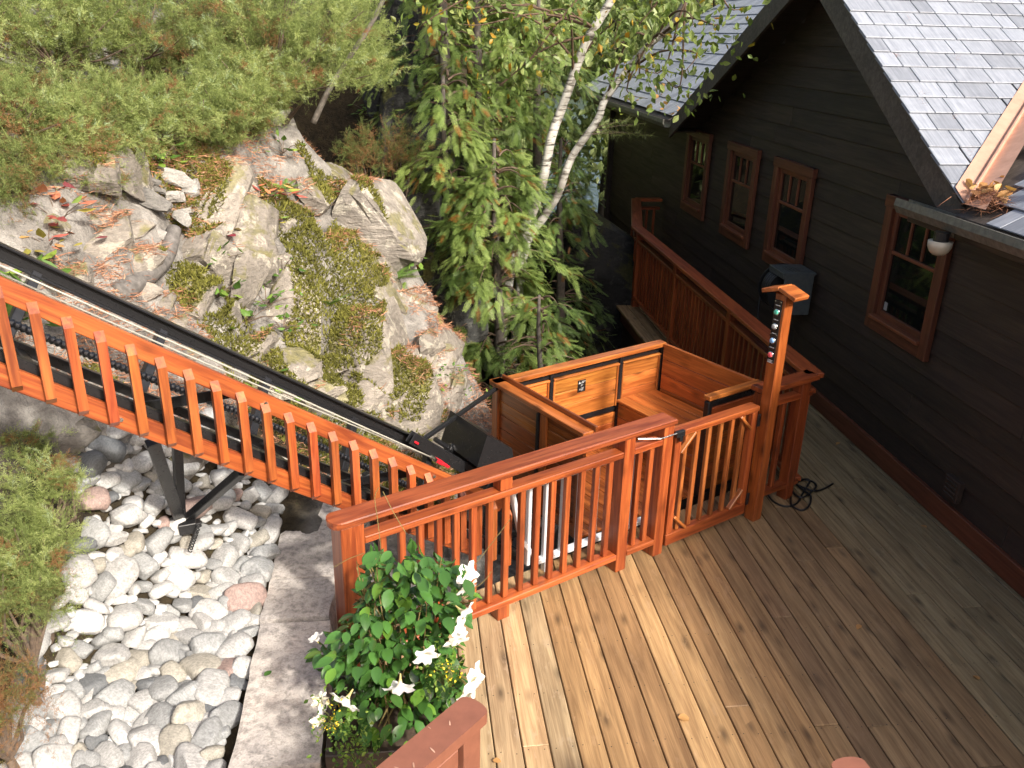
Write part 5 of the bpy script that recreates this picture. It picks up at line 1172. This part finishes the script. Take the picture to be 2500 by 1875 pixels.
# ------------------------------------------------------------------ trees
def cedar_tree(label, base, h, r0, r1, nbr, per, tone=(.15, 1), fs=.2, z0=.12, mat='cedarleaf', name="cedar_tree", lean=(0, 0)):
    base = np.array(base, float); root = thing(name, label, "tree", 'w', tuple(base), "evergreen cedars in the gorge")
    m = MB(); k = np.linspace(0, 1, 8); ax = lambda f: np.array([lean[0]*f, lean[1]*f, h*f]); m.tube([ax(f)+np.array([.05*math.sin(f*5), .04*math.cos(f*4), 0]) for f in k], .11*h/5*(1-.9*k)+.01, 9); link("trunk", m.mesh("trunk", smooth=True), 'bark', root, (.6, .55, .5))
    f = rng.uniform(z0, 1, nbr); a = rng.uniform(0, 2*math.pi, nbr); L = (r0+(r1-r0)*f)*rng.uniform(.55, 1.1, nbr)
    out = np.stack([np.cos(a), np.sin(a), 0*a], 1); P0 = np.stack([lean[0]*f, lean[1]*f, h*f], 1)
    nsub = 6; k_ = max(2, per//nsub); per = nsub*k_
    us = rng.uniform(.5, 1.0, (nbr, nsub)); side = np.cross(out, [0, 0, 1.])
    sag = -.35*L[:, None]*us**2+.25*L[:, None]*np.sin(us*2.2)
    o3 = P0[:, None]+out[:, None]*(us*L[:, None])[..., None]+np.array([0, 0, 1.])*sag[..., None]
    sd3 = out[:, None]*.8+side[:, None]*rng.uniform(-1.1, 1.1, (nbr, nsub))[..., None]+np.array([0, 0, -.25])+rng.normal(size=(nbr, nsub, 3))*.2
    sd3 /= np.linalg.norm(sd3, axis=2)[..., None]; w = rng.uniform(0, fs*1.3, (nbr, nsub, k_))
    pos = o3[:, :, None]+sd3[:, :, None]*w[..., None]+np.array([0, 0, -1.])*(w**2/fs*.5)[..., None]+rng.normal(size=(nbr, nsub, k_, 3))*.015
    A = sd3[:, :, None]*1.0+np.array([0, 0, -.6])*(w/fs)[..., None]+rng.normal(size=(nbr, nsub, k_, 3))*.28
    B = np.cross(sd3, [0, 0, 1.])[:, :, None]+rng.normal(size=(nbr, nsub, k_, 3))*.25
    pos = pos.reshape(nbr, per, 3); A = A.reshape(nbr, per, 3); B = B.reshape(nbr, per, 3)
    tb_ = rng.uniform(tone[0], tone[1], nbr); rn = (tb_[:, None]+rng.normal(size=(nbr, per))*.12).clip(.1, 1); rn = np.where(rng.random((nbr, per)) < .05, .02, rn)
    V, r_ = scatter(FROND, pos.reshape(-1, 3), A.reshape(-1, 3), B.reshape(-1, 3)+A.reshape(-1, 3)*0, fs*rng.uniform(.5, 1.0, nbr*per), rn.ravel()); fol_obj("crown", V, r_, mat, root)
    m = MB()
    for i in range(nbr):
        q = np.linspace(0, .92, 5); m.tube([P0[i]+out[i]*x*L[i]+v3(0, 0, -.35*L[i]*x*x+.25*L[i]*math.sin(x*2.2)) for x in q], np.linspace(.014, .003, 5), 5, False)
    link("branches", m.mesh("branches"), 'twig', root, (.8, .75, .7)); return root
cedar_tree("cedar with bright drooping sprays in front of the two birches", (-.2, 9.3, -1.3), 3.7, 1.2, .45, 100, 54, (.3, 1), .18)
cedar_tree("cedar with pale green sprays rooted below the pale boulder", (-.75, 9.5, -.9), 3.9, .85, .4, 60, 42, (.3, 1), .2)
cedar_tree("feathery cedar filling the gorge behind the crooked birch", (.25, 10.9, -1.3), 5.2, 1.0, .5, 65, 42, (.25, .95), .21)
cedar_tree("cedar with long lit sprays reaching up past the straighter birch", (-.45, 10.4, -1.0), 5.6, .95, .55, 65, 42, (.3, 1), .21)
cedar_tree("cedar hiding the dark rocks at the upper gorge", (-1.15, 11.0, .4), 4.6, .8, .45, 55, 36, (.15, .8), .22)
cedar_tree("smaller shaded cedar between the birches and the black boulder", (.55, 10.3, -1.3), 3.6, .75, .3, 50, 30, (.1, .6), .16)
cedar_tree("low cedar growing against the back of the lift car", (.3, 8.3, -1.3), 2.3, .75, .3, 45, 30, (.15, .75), .16)
cedar_tree("thin cedar with sparse sprays rising behind the birch trunks", (-.6, 11.6, -1.0), 7.0, .9, .6, 60, 24, (.2, .9), .22)
cedar_tree("cedar with lit tips leaning over the gorge rocks", (-.9, 10.6, .6), 5.0, .8, .5, 50, 30, (.2, .9), .2)
cedar_tree("tall dark cedar deep in the gorge behind the dark rocks", (-1.6, 14.2, 2.8), 7, 1.5, .7, 70, 12, (.0, .4), .34)
cedar_tree("tall dark cedar standing behind the crest junipers", (-4.0, 12.0, 3.0), 7, 1.6, .8, 70, 12, (.0, .5), .36)
cedar_tree("broad dark cedar behind the yellowish juniper", (-6.4, 11.5, 3.1), 7, 1.7, .8, 70, 12, (.0, .5), .36)
cedar_tree("dark cedar at the far end of the crest", (-8.8, 10.5, 3.2), 7, 1.7, .8, 60, 12, (.05, .5), .36)

def leaf_cloud(centers, rad, n, T, size, tone=(0, 1), droop=.6):
    c = np.array(centers)[rng.integers(0, len(centers), n)]; pos = c+rng.normal(size=(n, 3))*np.array(rad)*.5
    A = rng.normal(size=(n, 3)); A[:, 2] -= droop*2; rn = rng.uniform(tone[0], tone[1], n)
    return scatter(T, pos, A, rng.normal(size=(n, 3)), size*rng.uniform(.6, 1.3, n), rn)
def birch(label, pxs, Ys, r0, r1, clouds, nleaf):
    pts = [aty(x, y, Y) for (x, y), Y in zip(pxs, Ys)]; base = pts[0].copy(); g = float(terrain(base[0], base[1], False))
    pts = [np.array([base[0]-.12, base[1], g-.1])]+pts; b0 = pts[0]; root = thing("birch_tree", label, "tree", 'w', tuple(b0), "birches in the gorge")
    c = catmull([p-b0 for p in pts], 6); m = MB(); m.tube(c, np.linspace(r0, r1, len(c)), 12); link("trunk", m.mesh("trunk", smooth=True), 'birch', root)
    cc = [aty(x, y, Y)-b0 for x, y, Y in clouds]; m = MB()
    for q in cc:
        j = int(random.uniform(.5, .95)*len(c)); mid = (c[j]+q)/2+v3(0, 0, .12); m.tube(catmull([c[j], mid, q, q+rv(1)[0]*.25], 4), np.linspace(.016, .003, 13), 6, False)
    link("branches", m.mesh("branches", smooth=True), 'twig', root, (.7, .6, .5))
    V, r_ = leaf_cloud(cc, (.42, .5, .34), nleaf, LEAF, .085); fol_obj("crown", V, r_, 'birchleaf', root)
birch("white birch with the straighter trunk rising past the cedar", [(1243, 680), (1316, 475), (1345, 340), (1373, 260), (1430, 107), (1492, 0), (1560, -140), (1640, -300)], [9.9, 9.85, 9.8, 9.8, 9.7, 9.6, 9.5, 9.4], .062, .038,
      [(1180, 60, 9.2), (1240, 30, 9.0), (1330, 70, 9.3), (1290, 150, 9.4), (1120, 20, 9.4), (1390, 30, 9.3), (1480, 70, 9.6), (1220, 210, 9.6), (1060, 40, 9.0), (1600, -60, 9.3)], 480)
birch("white birch with the crooked trunk leaning over the far roof", [(1277, 633), (1328, 530), (1362, 475), (1396, 384), (1458, 294), (1481, 237), (1571, 124), (1640, 60), (1690, -30), (1760, -150)], [10.0, 9.95, 9.9, 9.9, 9.8, 9.8, 9.7, 9.6, 9.5, 9.4], .052, .03,
      [(1560, 60, 9.4), (1640, 100, 9.3), (1700, 130, 9.2), (1620, 170, 9.4), (1560, 190, 9.5), (1740, 60, 9.0), (1500, 120, 9.6), (1680, 30, 9.2), (1590, 20, 9.6), (1780, 20, 9.0), (1530, 220, 9.6), (1660, 210, 9.3)], 520)
def bgtree(label, base, h, r, n, tone=(.0, 1), size=.3, z0=.15, group="leafy trees beyond the house"):
    base = np.array(base, float); root = thing("leafy_tree", label, "tree", 'w', tuple(base), group)
    m = MB(); m.tube([(0, 0, -.3), (.1, 0, h*.4), (0, .1, h*.95)], [.16, .1, .03], 8); 
    cl = []
    for i in range(34):
        f = random.uniform(z0, 1); a = random.uniform(0, 6.28); rr = r*math.sqrt(max(.05, 1-(2*f-1.0)**2*.8))*random.uniform(.4, 1); q = v3(rr*math.cos(a), rr*math.sin(a), h*f); cl.append(q)
        if i % 2 == 0: m.tube([(0, 0, h*f*.8), q*v3(.5, .5, .95), q], [.04, .025, .008], 5, False)
    link("trunk", m.mesh("trunk", smooth=True), 'bark', root, (.5, .45, .4))
    V, r_ = leaf_cloud(cl, (r*.42, r*.42, r*.3), n, LEAF, size, tone); fol_obj("crown", V, r_, 'forest', root); return root
GB = "bright leafy tree standing between the house corner and the lake"
for i, (X, Y, z, h, r, lb) in enumerate([(6.4, 36, -4, 13, 1.9, "sunlit leafy tree just beyond the far eave of the house"), (.6, 33, -4, 14, 2.8, "tall bright leafy tree behind the birch trunks"), (3.35, 34, -4, 12.0, 2.6, "bright green shrubby tree seen in the gap beside the house corner"), (1.38, 14.0, -1.9, 1.8, .5, "low broad leaved bush by the small lower platform"), (-1.5, 20, .5, 9, 2.5, "leafy tree with pale foliage rising behind the gorge"), (5.5, 26, -3.5, 11, 3, "large pale tree rising above the far roof"), (8.5, 30, -3.5, 12, 3.2, "tall tree crown behind the slate roof ridge"), (-.5, 17.5, -.8, 6.5, 1.4, "yellow tinged young tree behind the cedars"), (6.2, 30, -3.6, 9.5, 2.2, "bright tree leaning over the far corner of the roof")]):
    bgtree(lb, (X, Y, z), h, r, 3800 if h > 4.5 else 2200, (0, 1), .2 if Y < 17 else .3)
# far shore woods: one mass
n = 26000; a = rng.uniform(-.9, .9, n); rr = rng.uniform(150, 330, n); X = rr*np.sin(a); Y = rr*np.cos(a); P = np.stack([X, Y, np.maximum(terrain(X, Y, False), -4)+rng.uniform(0, 9, n)], 1)
V, r_ = scatter(LEAF, P, rv(n)+np.array([0, 0, .6]), rv(n), rng.uniform(3, 6, n), rng.random(n)*.8+.1); tag(fol_obj("far_woods", V, r_, 'forest'), "distant green woods on the far shore of the lake", "woods", None, 'stuff')
# drooping pine branch at the eave
pb = thing("pine_branch", "fine needled pine branch hanging in front of the far gutter", "branch", 'w', tuple(aty(1420, 330, 10.6)))
P0 = ORG[pb.name]; tips = [aty(x, y, 10.6)-P0 for x, y in [(1500, 300), (1540, 290), (1575, 300), (1520, 330), (1560, 325), (1590, 330), (1490, 320)]]; m = MB()
for q in tips: m.tube([(0, 0, 0), q*.5+v3(0, 0, .03), q], [.005, .003, .0015], 5, False)
link("twigs", m.mesh("twigs"), 'twig', pb); n = 700; c = np.array(tips)[rng.integers(0, len(tips), n)]; f = rng.uniform(.7, 1.0, n)
V, r_ = scatter(NT[:1]*np.array([.2, 1, 1]), c*f[:, None], rv(n)+np.array([.3, 0, -.1]), rv(n), rng.uniform(.08, .14, n), rng.uniform(.4, 1, n)); fol_obj("needles", V, r_, 'juniper', pb)
# low platform by the gorge
lpf = thing("lower_platform", "small grey plank platform low beside the dark skirt of the balcony", "platform", 'b', (2.55, 11.2, -.75))
for q in range(6): m = MB(); m.box((2.28+q*.13, 11.2, -.72), (.125, 1.5, .03)); m.part("plank", 'deck', lpf, color=(.5, .5, .48))
m = MB(); m.box((2.6, 10.7, -.9), (.8, .06, .3)); m.box((2.6, 11.7, -.9), (.8, .06, .3)); m.part("beam", 'planter', lpf)

# ------------------------------------------------------------------ planter and flowering vine
tl, trr = atz(800, 1790, .42), atz(1112, 1622, .42)
A_, B_ = F('b', tl), F('b', trr); n0, n1 = -.42, .2; b0, b1 = 2.98, 3.52
pt = thing("planter", "dark brown wooden planter box holding the white flowered vine", "planter", 'b', ((n0+n1)/2, (b0+b1)/2, 0))
for i in range(3):
    z_ = .07+i*.135
    for c, sz in ((((n0+n1)/2, b0+.015, z_), (n1-n0, .03, .13)), (((n0+n1)/2, b1-.015, z_), (n1-n0, .03, .13)), ((n0+.015, (b0+b1)/2, z_), (.03, b1-b0-.062, .13)), ((n1-.015, (b0+b1)/2, z_), (.03, b1-b0-.062, .13))): MB().box(c, sz).part("side_plank", 'planter', pt)
m = MB(); m.box(((n0+n1)/2, (b0+b1)/2, .35), (n1-n0-.07, b1-b0-.07, .06)); m.part("soil", 'soil', pt)
vn = thing("flowering_vine", "glossy green climbing vine with white trumpet flowers in the planter", "plant", 'w', tuple(W('b', -.1, 3.25, .38)))
VB = ORG[vn.name]
def leaf_mesh(sd, L=1., wd=.29):
    r = np.random.default_rng(sd); us = [0, .12, .3, .5, .7, .87, 1.]; ws = [.02, .55, .95, 1., .82, .42, .0]; V = []; Fc = []
    cu, fo = r.uniform(.05, .3), r.uniform(.08, .22)
    for u, w_ in zip(us, ws):
        for sx in (-1, 0, 1): V.append((sx*w_*wd, -cu*u*u+abs(sx)*fo*w_*wd*1.6, u))
    for i in range(6):
        for j in range(2): k = i*3+j; Fc.append((k, k+1, k+4, k+3))
    me = tri_mesh("leaf", V, Fc, {'rnd': np.full(len(V), .5)}, True); me.materials.append(M['vine']); return me
LM = [leaf_mesh(i) for i in range(6)]
def lmat(A, B, sc, P):
    A = A/np.linalg.norm(A); B = B-A*(A@B); B /= np.linalg.norm(B); C = np.cross(A, B)
    return Matrix(((B[0]*sc, C[0]*sc, A[0]*sc, P[0]), (B[1]*sc, C[1]*sc, A[1]*sc, P[1]), (B[2]*sc, C[2]*sc, A[2]*sc, P[2]), (0, 0, 0, 1)))
vpoly = [(905, 1335), (1000, 1340), (1110, 1380), (1150, 1420), (1130, 1520), (1110, 1600), (1150, 1690), (1100, 1760), (1030, 1800), (960, 1830), (900, 1790), (850, 1800), (820, 1740), (870, 1690), (800, 1640), (770, 1590), (840, 1540), (880, 1480), (890, 1400)]
leaves = []; tries = 0; stems = []
while len(leaves) < 285 and tries < 20000:
    tries += 1; x, y = random.uniform(770, 1150), random.uniform(1335, 1830)
    if not inpoly(x, y, vpoly): continue
    f = (y-1335)/500; Yc = 3.3-.22*f; Y = Yc+random.gauss(-.02, .09); P = aty(x, y, Y); leaves.append(P)
for i, P in enumerate(leaves):
    c = v3(VB[0], 3.35, P[2]); out = P-c; out[2] = 0; out = out/(np.linalg.norm(out)+1e-6); A = out*.8+v3(0, -.35, 0)+rv(1)[0]*.7; A[2] = A[2]*.4-.15; sd_ = np.cross(A, v3(0, 0, 1)+rv(1)[0]*.35)
    v = random.choice([.75, .9, 1., 1.1, 1.25]); y_ = 1.9 if random.random() < .22 else 1
    o = link("leaf", random.choice(LM), None, vn, (v*y_, v*(1.55 if y_ > 1 else 1), v)); o.matrix_local = lmat(A, -sd_, random.uniform(.06, .095), P-VB)
qn = 1150; Pq = []
while len(Pq) < qn:
    x, y = random.uniform(790, 1140), random.uniform(1345, 1830)
    if inpoly(x, y, vpoly): Pq.append(aty(x, y, 3.36-.14*(y-1335)/500+random.gauss(.03, .09))-VB)
Pq = np.array(Pq); Aq = rv(qn)+np.array([0, -.5, -.1]); V, r_ = scatter(leaf_T(.27, .06, -.12), Pq, Aq, np.cross(Aq, rv(qn)*.5+np.array([0, 0, 1.])), rng.uniform(.06, .09, qn), rng.random(qn)*.6); tag(fol_obj("inner_leaves", V, r_, 'vine', vn), kind='stuff')
m = MB()
for i in range(16):
    x, y = random.uniform(860, 1100), random.uniform(1345, 1480); Q = aty(x, y, 3.25)-VB; m.tube(catmull([v3(random.uniform(-.12, .12), random.uniform(-.1, .1), 0), Q*.5+rv(1)[0]*.06, Q], 5), np.linspace(.005, .0022, 11), 5, False)
for pts in ([(930, 1340), (922, 1270), (915, 1215), (925, 1190)], [(990, 1300), (960, 1250), (935, 1200)], [(1150, 1390), (1190, 1340), (1245, 1268)], [(1130, 1460), (1180, 1420), (1200, 1395)], [(890, 1350), (850, 1365), (815, 1385)]):
    m.tube(catmull([aty(x, y, 3.35)-VB for x, y in pts], 5), .0018, 5, False)
link("stems", m.mesh("stems"), 'twig', vn, (1.4, 1.5, .7))
def flower(px, py, Y, sc, A):
    sc *= .8; P = aty(px, py, Y)-VB; A = np.array(A, float); A /= np.linalg.norm(A); s1_ = np.cross(A, v3(0, 0, 1)); s1_ /= np.linalg.norm(s1_); s2_ = np.cross(A, s1_)
    V = []; Fc = []; K = 30; ph = random.uniform(0, 6); dr2 = random.uniform(-.12, .1)
    pr = [(0, .04, 0), (.3, .07, 0), (.58, .14, 0), (.74, .25, .03), (.82, .45, .12), (.82+dr2*.5, .68, .3), (.78+dr2, .8, .5)]
    for u, r_, lob in pr:
        for k in range(K):
            an = 2*math.pi*k/K; l5 = math.cos(5*an+ph); rr_ = r_*(1+lob*.55*l5); uu = u+lob*.1*math.sin(3*an+ph)+lob*.14*math.sin(10*an)
            V.append((A*(uu-.8)+s1_*rr_*math.cos(an)+s2_*rr_*math.sin(an))*sc)
    for i in range(len(pr)-1):
        for k in range(K): Fc.append((i*K+k, i*K+(k+1) % K, (i+1)*K+(k+1) % K, (i+1)*K+k))
    me = bpy.data.meshes.new("flower"); me.from_pydata([tuple(v) for v in V], [], Fc); at = me.attributes.new('rnd', 'FLOAT', 'POINT'); at.data.foreach_set("value", np.repeat([0, 0, .25, .6, .9, 1, 1], K).astype(np.float32)); me.polygons.foreach_set("use_smooth", [True]*len(me.polygons))
    o = link("flower", me, 'petal', vn); o.location = Vector(P); return o
Z8 = lambda x, y: (700+x/2.655, 1250+y/2.655)
for x, y, Y, sc, A in [(1170, 405, 3.2, .085, (.6, -.6, .2)), (1165, 490, 3.2, .08, (.5, -.6, -.5)), (1150, 655, 3.1, .08, (.7, -.5, -.3)), (1120, 760, 3.05, .08, (.8, -.4, 0)), (1105, 840, 3.0, .085, (.4, -.7, -.4)), (905, 935, 2.9, .08, (.3, -.9, -.2)), (735, 1140, 2.85, .095, (0, -.35, -.9)), (375, 1235, 2.85, .1, (-.5, -.5, -.7)), (1215, 1090, 2.85, .105, (.8, -.4, .1)), (1190, 1150, 2.85, .09, (.6, -.6, -.3)), (185, 815, 3.1, .05, (-.4, 0, .9))]: flower(*Z8(x, y), Y, sc, A)
def little(name, label, cx, cy, n, sp, mat, T, size, Y=2.9):
    P = aty(*Z8(cx, cy), Y); root = thing(name, label, "plant", 'w', tuple(P)); pos = rng.normal(size=(n, 3))*np.array(sp); A = rv(n)+np.array([0, -.4, .4])
    V, r_ = scatter(T, pos, A, rv(n), size*rng.uniform(.6, 1.3, n), rng.random(n)); fol_obj("leaves", V, r_, mat, root); 
    m = MB()
    for q in range(6): m.tube([(0, .02, -sp[2]*1.6), pos[q]*.5, pos[q]], .002, 5, False)
    link("stems", m.mesh("stems"), 'twig', root, (.8, 1.2, .5)); return root
little("trailing_herb", "fine leaved trailing herb spilling over the planter's near corner", 450, 1530, 260, (.06, .05, .07), 'herb', LEAF, .022, 2.75)
little("trailing_herb", "light green trailing herb at the planter's deck side", 1010, 1030, 170, (.05, .05, .06), 'herb', LEAF, .024, 2.95)
little("trailing_herb", "small leaved herb under the white double flowers", 300, 1330, 150, (.05, .05, .06), 'herb', LEAF, .024, 2.9)
for cx, cy, n, sp, lb in ((300, 1350, 7, .03, "cluster of tiny yellow flowers at the planter's stone side"), (1070, 1020, 6, .03, "cluster of tiny yellow flowers at the planter's deck side")):
    little("yellow_flowers", lb, cx, cy, n*5, (sp, sp*.6, sp), 'petaly', LEAF, .013, 2.8)
for cx, cy, lb in ((220, 1222, "white double flower head above the lower one"), (205, 1350, "white double flower head lowest over the dark gap")):
    little("white_flower_head", lb, cx, cy, 34, (.012, .012, .012), 'petal', LEAF, .03, 2.85)

# ------------------------------------------------------------------ fallen leaves, debris
P = W('b', EV+.1, 5.13, 2.5); n = 520; V, r_ = scatter(NT[:1]*np.array([.45, 1, 1]), rng.normal(size=(n, 3))*np.array([.06, .08, .03])+P, rv(n)*np.array([1, 1, .4]), rv(n), rng.uniform(.08, .16, n), rng.random(n))
db = thing("leaf_debris", "heap of dry leaves and needles clogging the copper valley at the gutter", "debris", 'w', tuple(P)); fol_obj("needle_tangle", V-P, r_*.8, 'needles', db)
n = 34; V, r_ = scatter(LEAF, rng.normal(size=(n, 3))*np.array([.07, .09, .02])+np.array([.04, .06, .05]), rv(n)*np.array([1, 1, .5]), rv(n), rng.uniform(.07, .11, n), rng.random(n)); fol_obj("dry_leaves", V, r_, 'deadleaf', db)
dl = [leaf_mesh(50+i, 1., .34) for i in range(4)]
for me in dl: me.materials[0] = M['deadleaf']
spots = [(1655, 1752, .07, "curled tan leaf lying on the sunlit deck boards"), (2262, 1288, .06, "dry leaf near the base board on the shaded deck"), (2100, 1525, .05, "small brown leaf on the damp middle boards"), (1203, 1855, .045, "white petal like leaf on the pale boards by the stair rail"), (2390, 1660, .05, "dark leaf on the shaded boards toward the house"), (2050, 1080, .05, "pale leaf flake on the boards near the base board")]
for i, (x, y, sc, lb) in enumerate(spots):
    P = atz(x, y, .012); o = link("fallen_leaf", dl[i % 4], None, None, (1, 1, 1)); o.matrix_world = lmat(np.array([math.cos(i*2.), math.sin(i*2.), .05]), np.array([-math.sin(i*2.), math.cos(i*2.), .1]), sc, P); tag(o, lb, "leaf")
gl = leaf_mesh(60); o = link("fallen_leaf", gl, None); o.matrix_world = lmat(np.array([.5, .8, .05]), np.array([-.8, .5, .1]), .05, atz(645, 1650, .425)); tag(o, "small green leaf lying on the speckled granite block", "leaf")
for i in range(14):
    b_ = random.uniform(11.6, 14.5); n_2 = EV-.02+abs(random.gauss(0, .22)); P = W('b', n_2, b_, mz(n_2)+.045); o = link("fallen_leaf", dl[i % 4], None); o.matrix_world = lmat(rv(1)[0]*np.array([1, 1, .3]), rv(1)[0], .09, P); tag(o, "dry orange leaf caught on the slates above the far gutter", "leaf", "leaves on the far roof")
for i in range(8):
    b_ = random.uniform(5.6, 7.2); n_2 = random.uniform(3.75, 4.3); P = W('b', n_2, b_, gz_r(b_)+.03); n = 16; V, r_ = scatter(NT[:1]*np.array([.4, 1, 1]), rng.normal(size=(n, 3))*.012, rv(n)*np.array([1, 1, .5]), rv(n), rng.uniform(.03, .07, n), rng.random(n)*.5)
    o = fol_obj("needle_tuft", V, r_, 'needles'); o.location = Vector(P); tag(o, "little tuft of brown needles stuck between slates of the gable roof", "needles", "needle tufts on the gable roof")
# scuffs of pale litter on the near handrail
fk = [leaf_mesh(80+i, 1., .09) for i in range(2)]
for me in fk: me.materials[0] = M['copper']
for i in range(12):
    f = random.uniform(.05, .6); sdv = np.array([-dd[1], dd[0]])*random.uniform(-.045, .045); p = e1[:2]+dd*f+sdv; o = link("litter_flake", fk[i % 2], None); a = random.uniform(0, 6.28)
    o.matrix_world = lmat(np.array([math.cos(a), math.sin(a), .02]), np.array([-math.sin(a), math.cos(a), .05]), random.uniform(.015, .04), np.array([*p, 1.063])); tag(o, "pale shred of bark lying on the brown stair handrail", "litter", "bark shreds on the handrail")
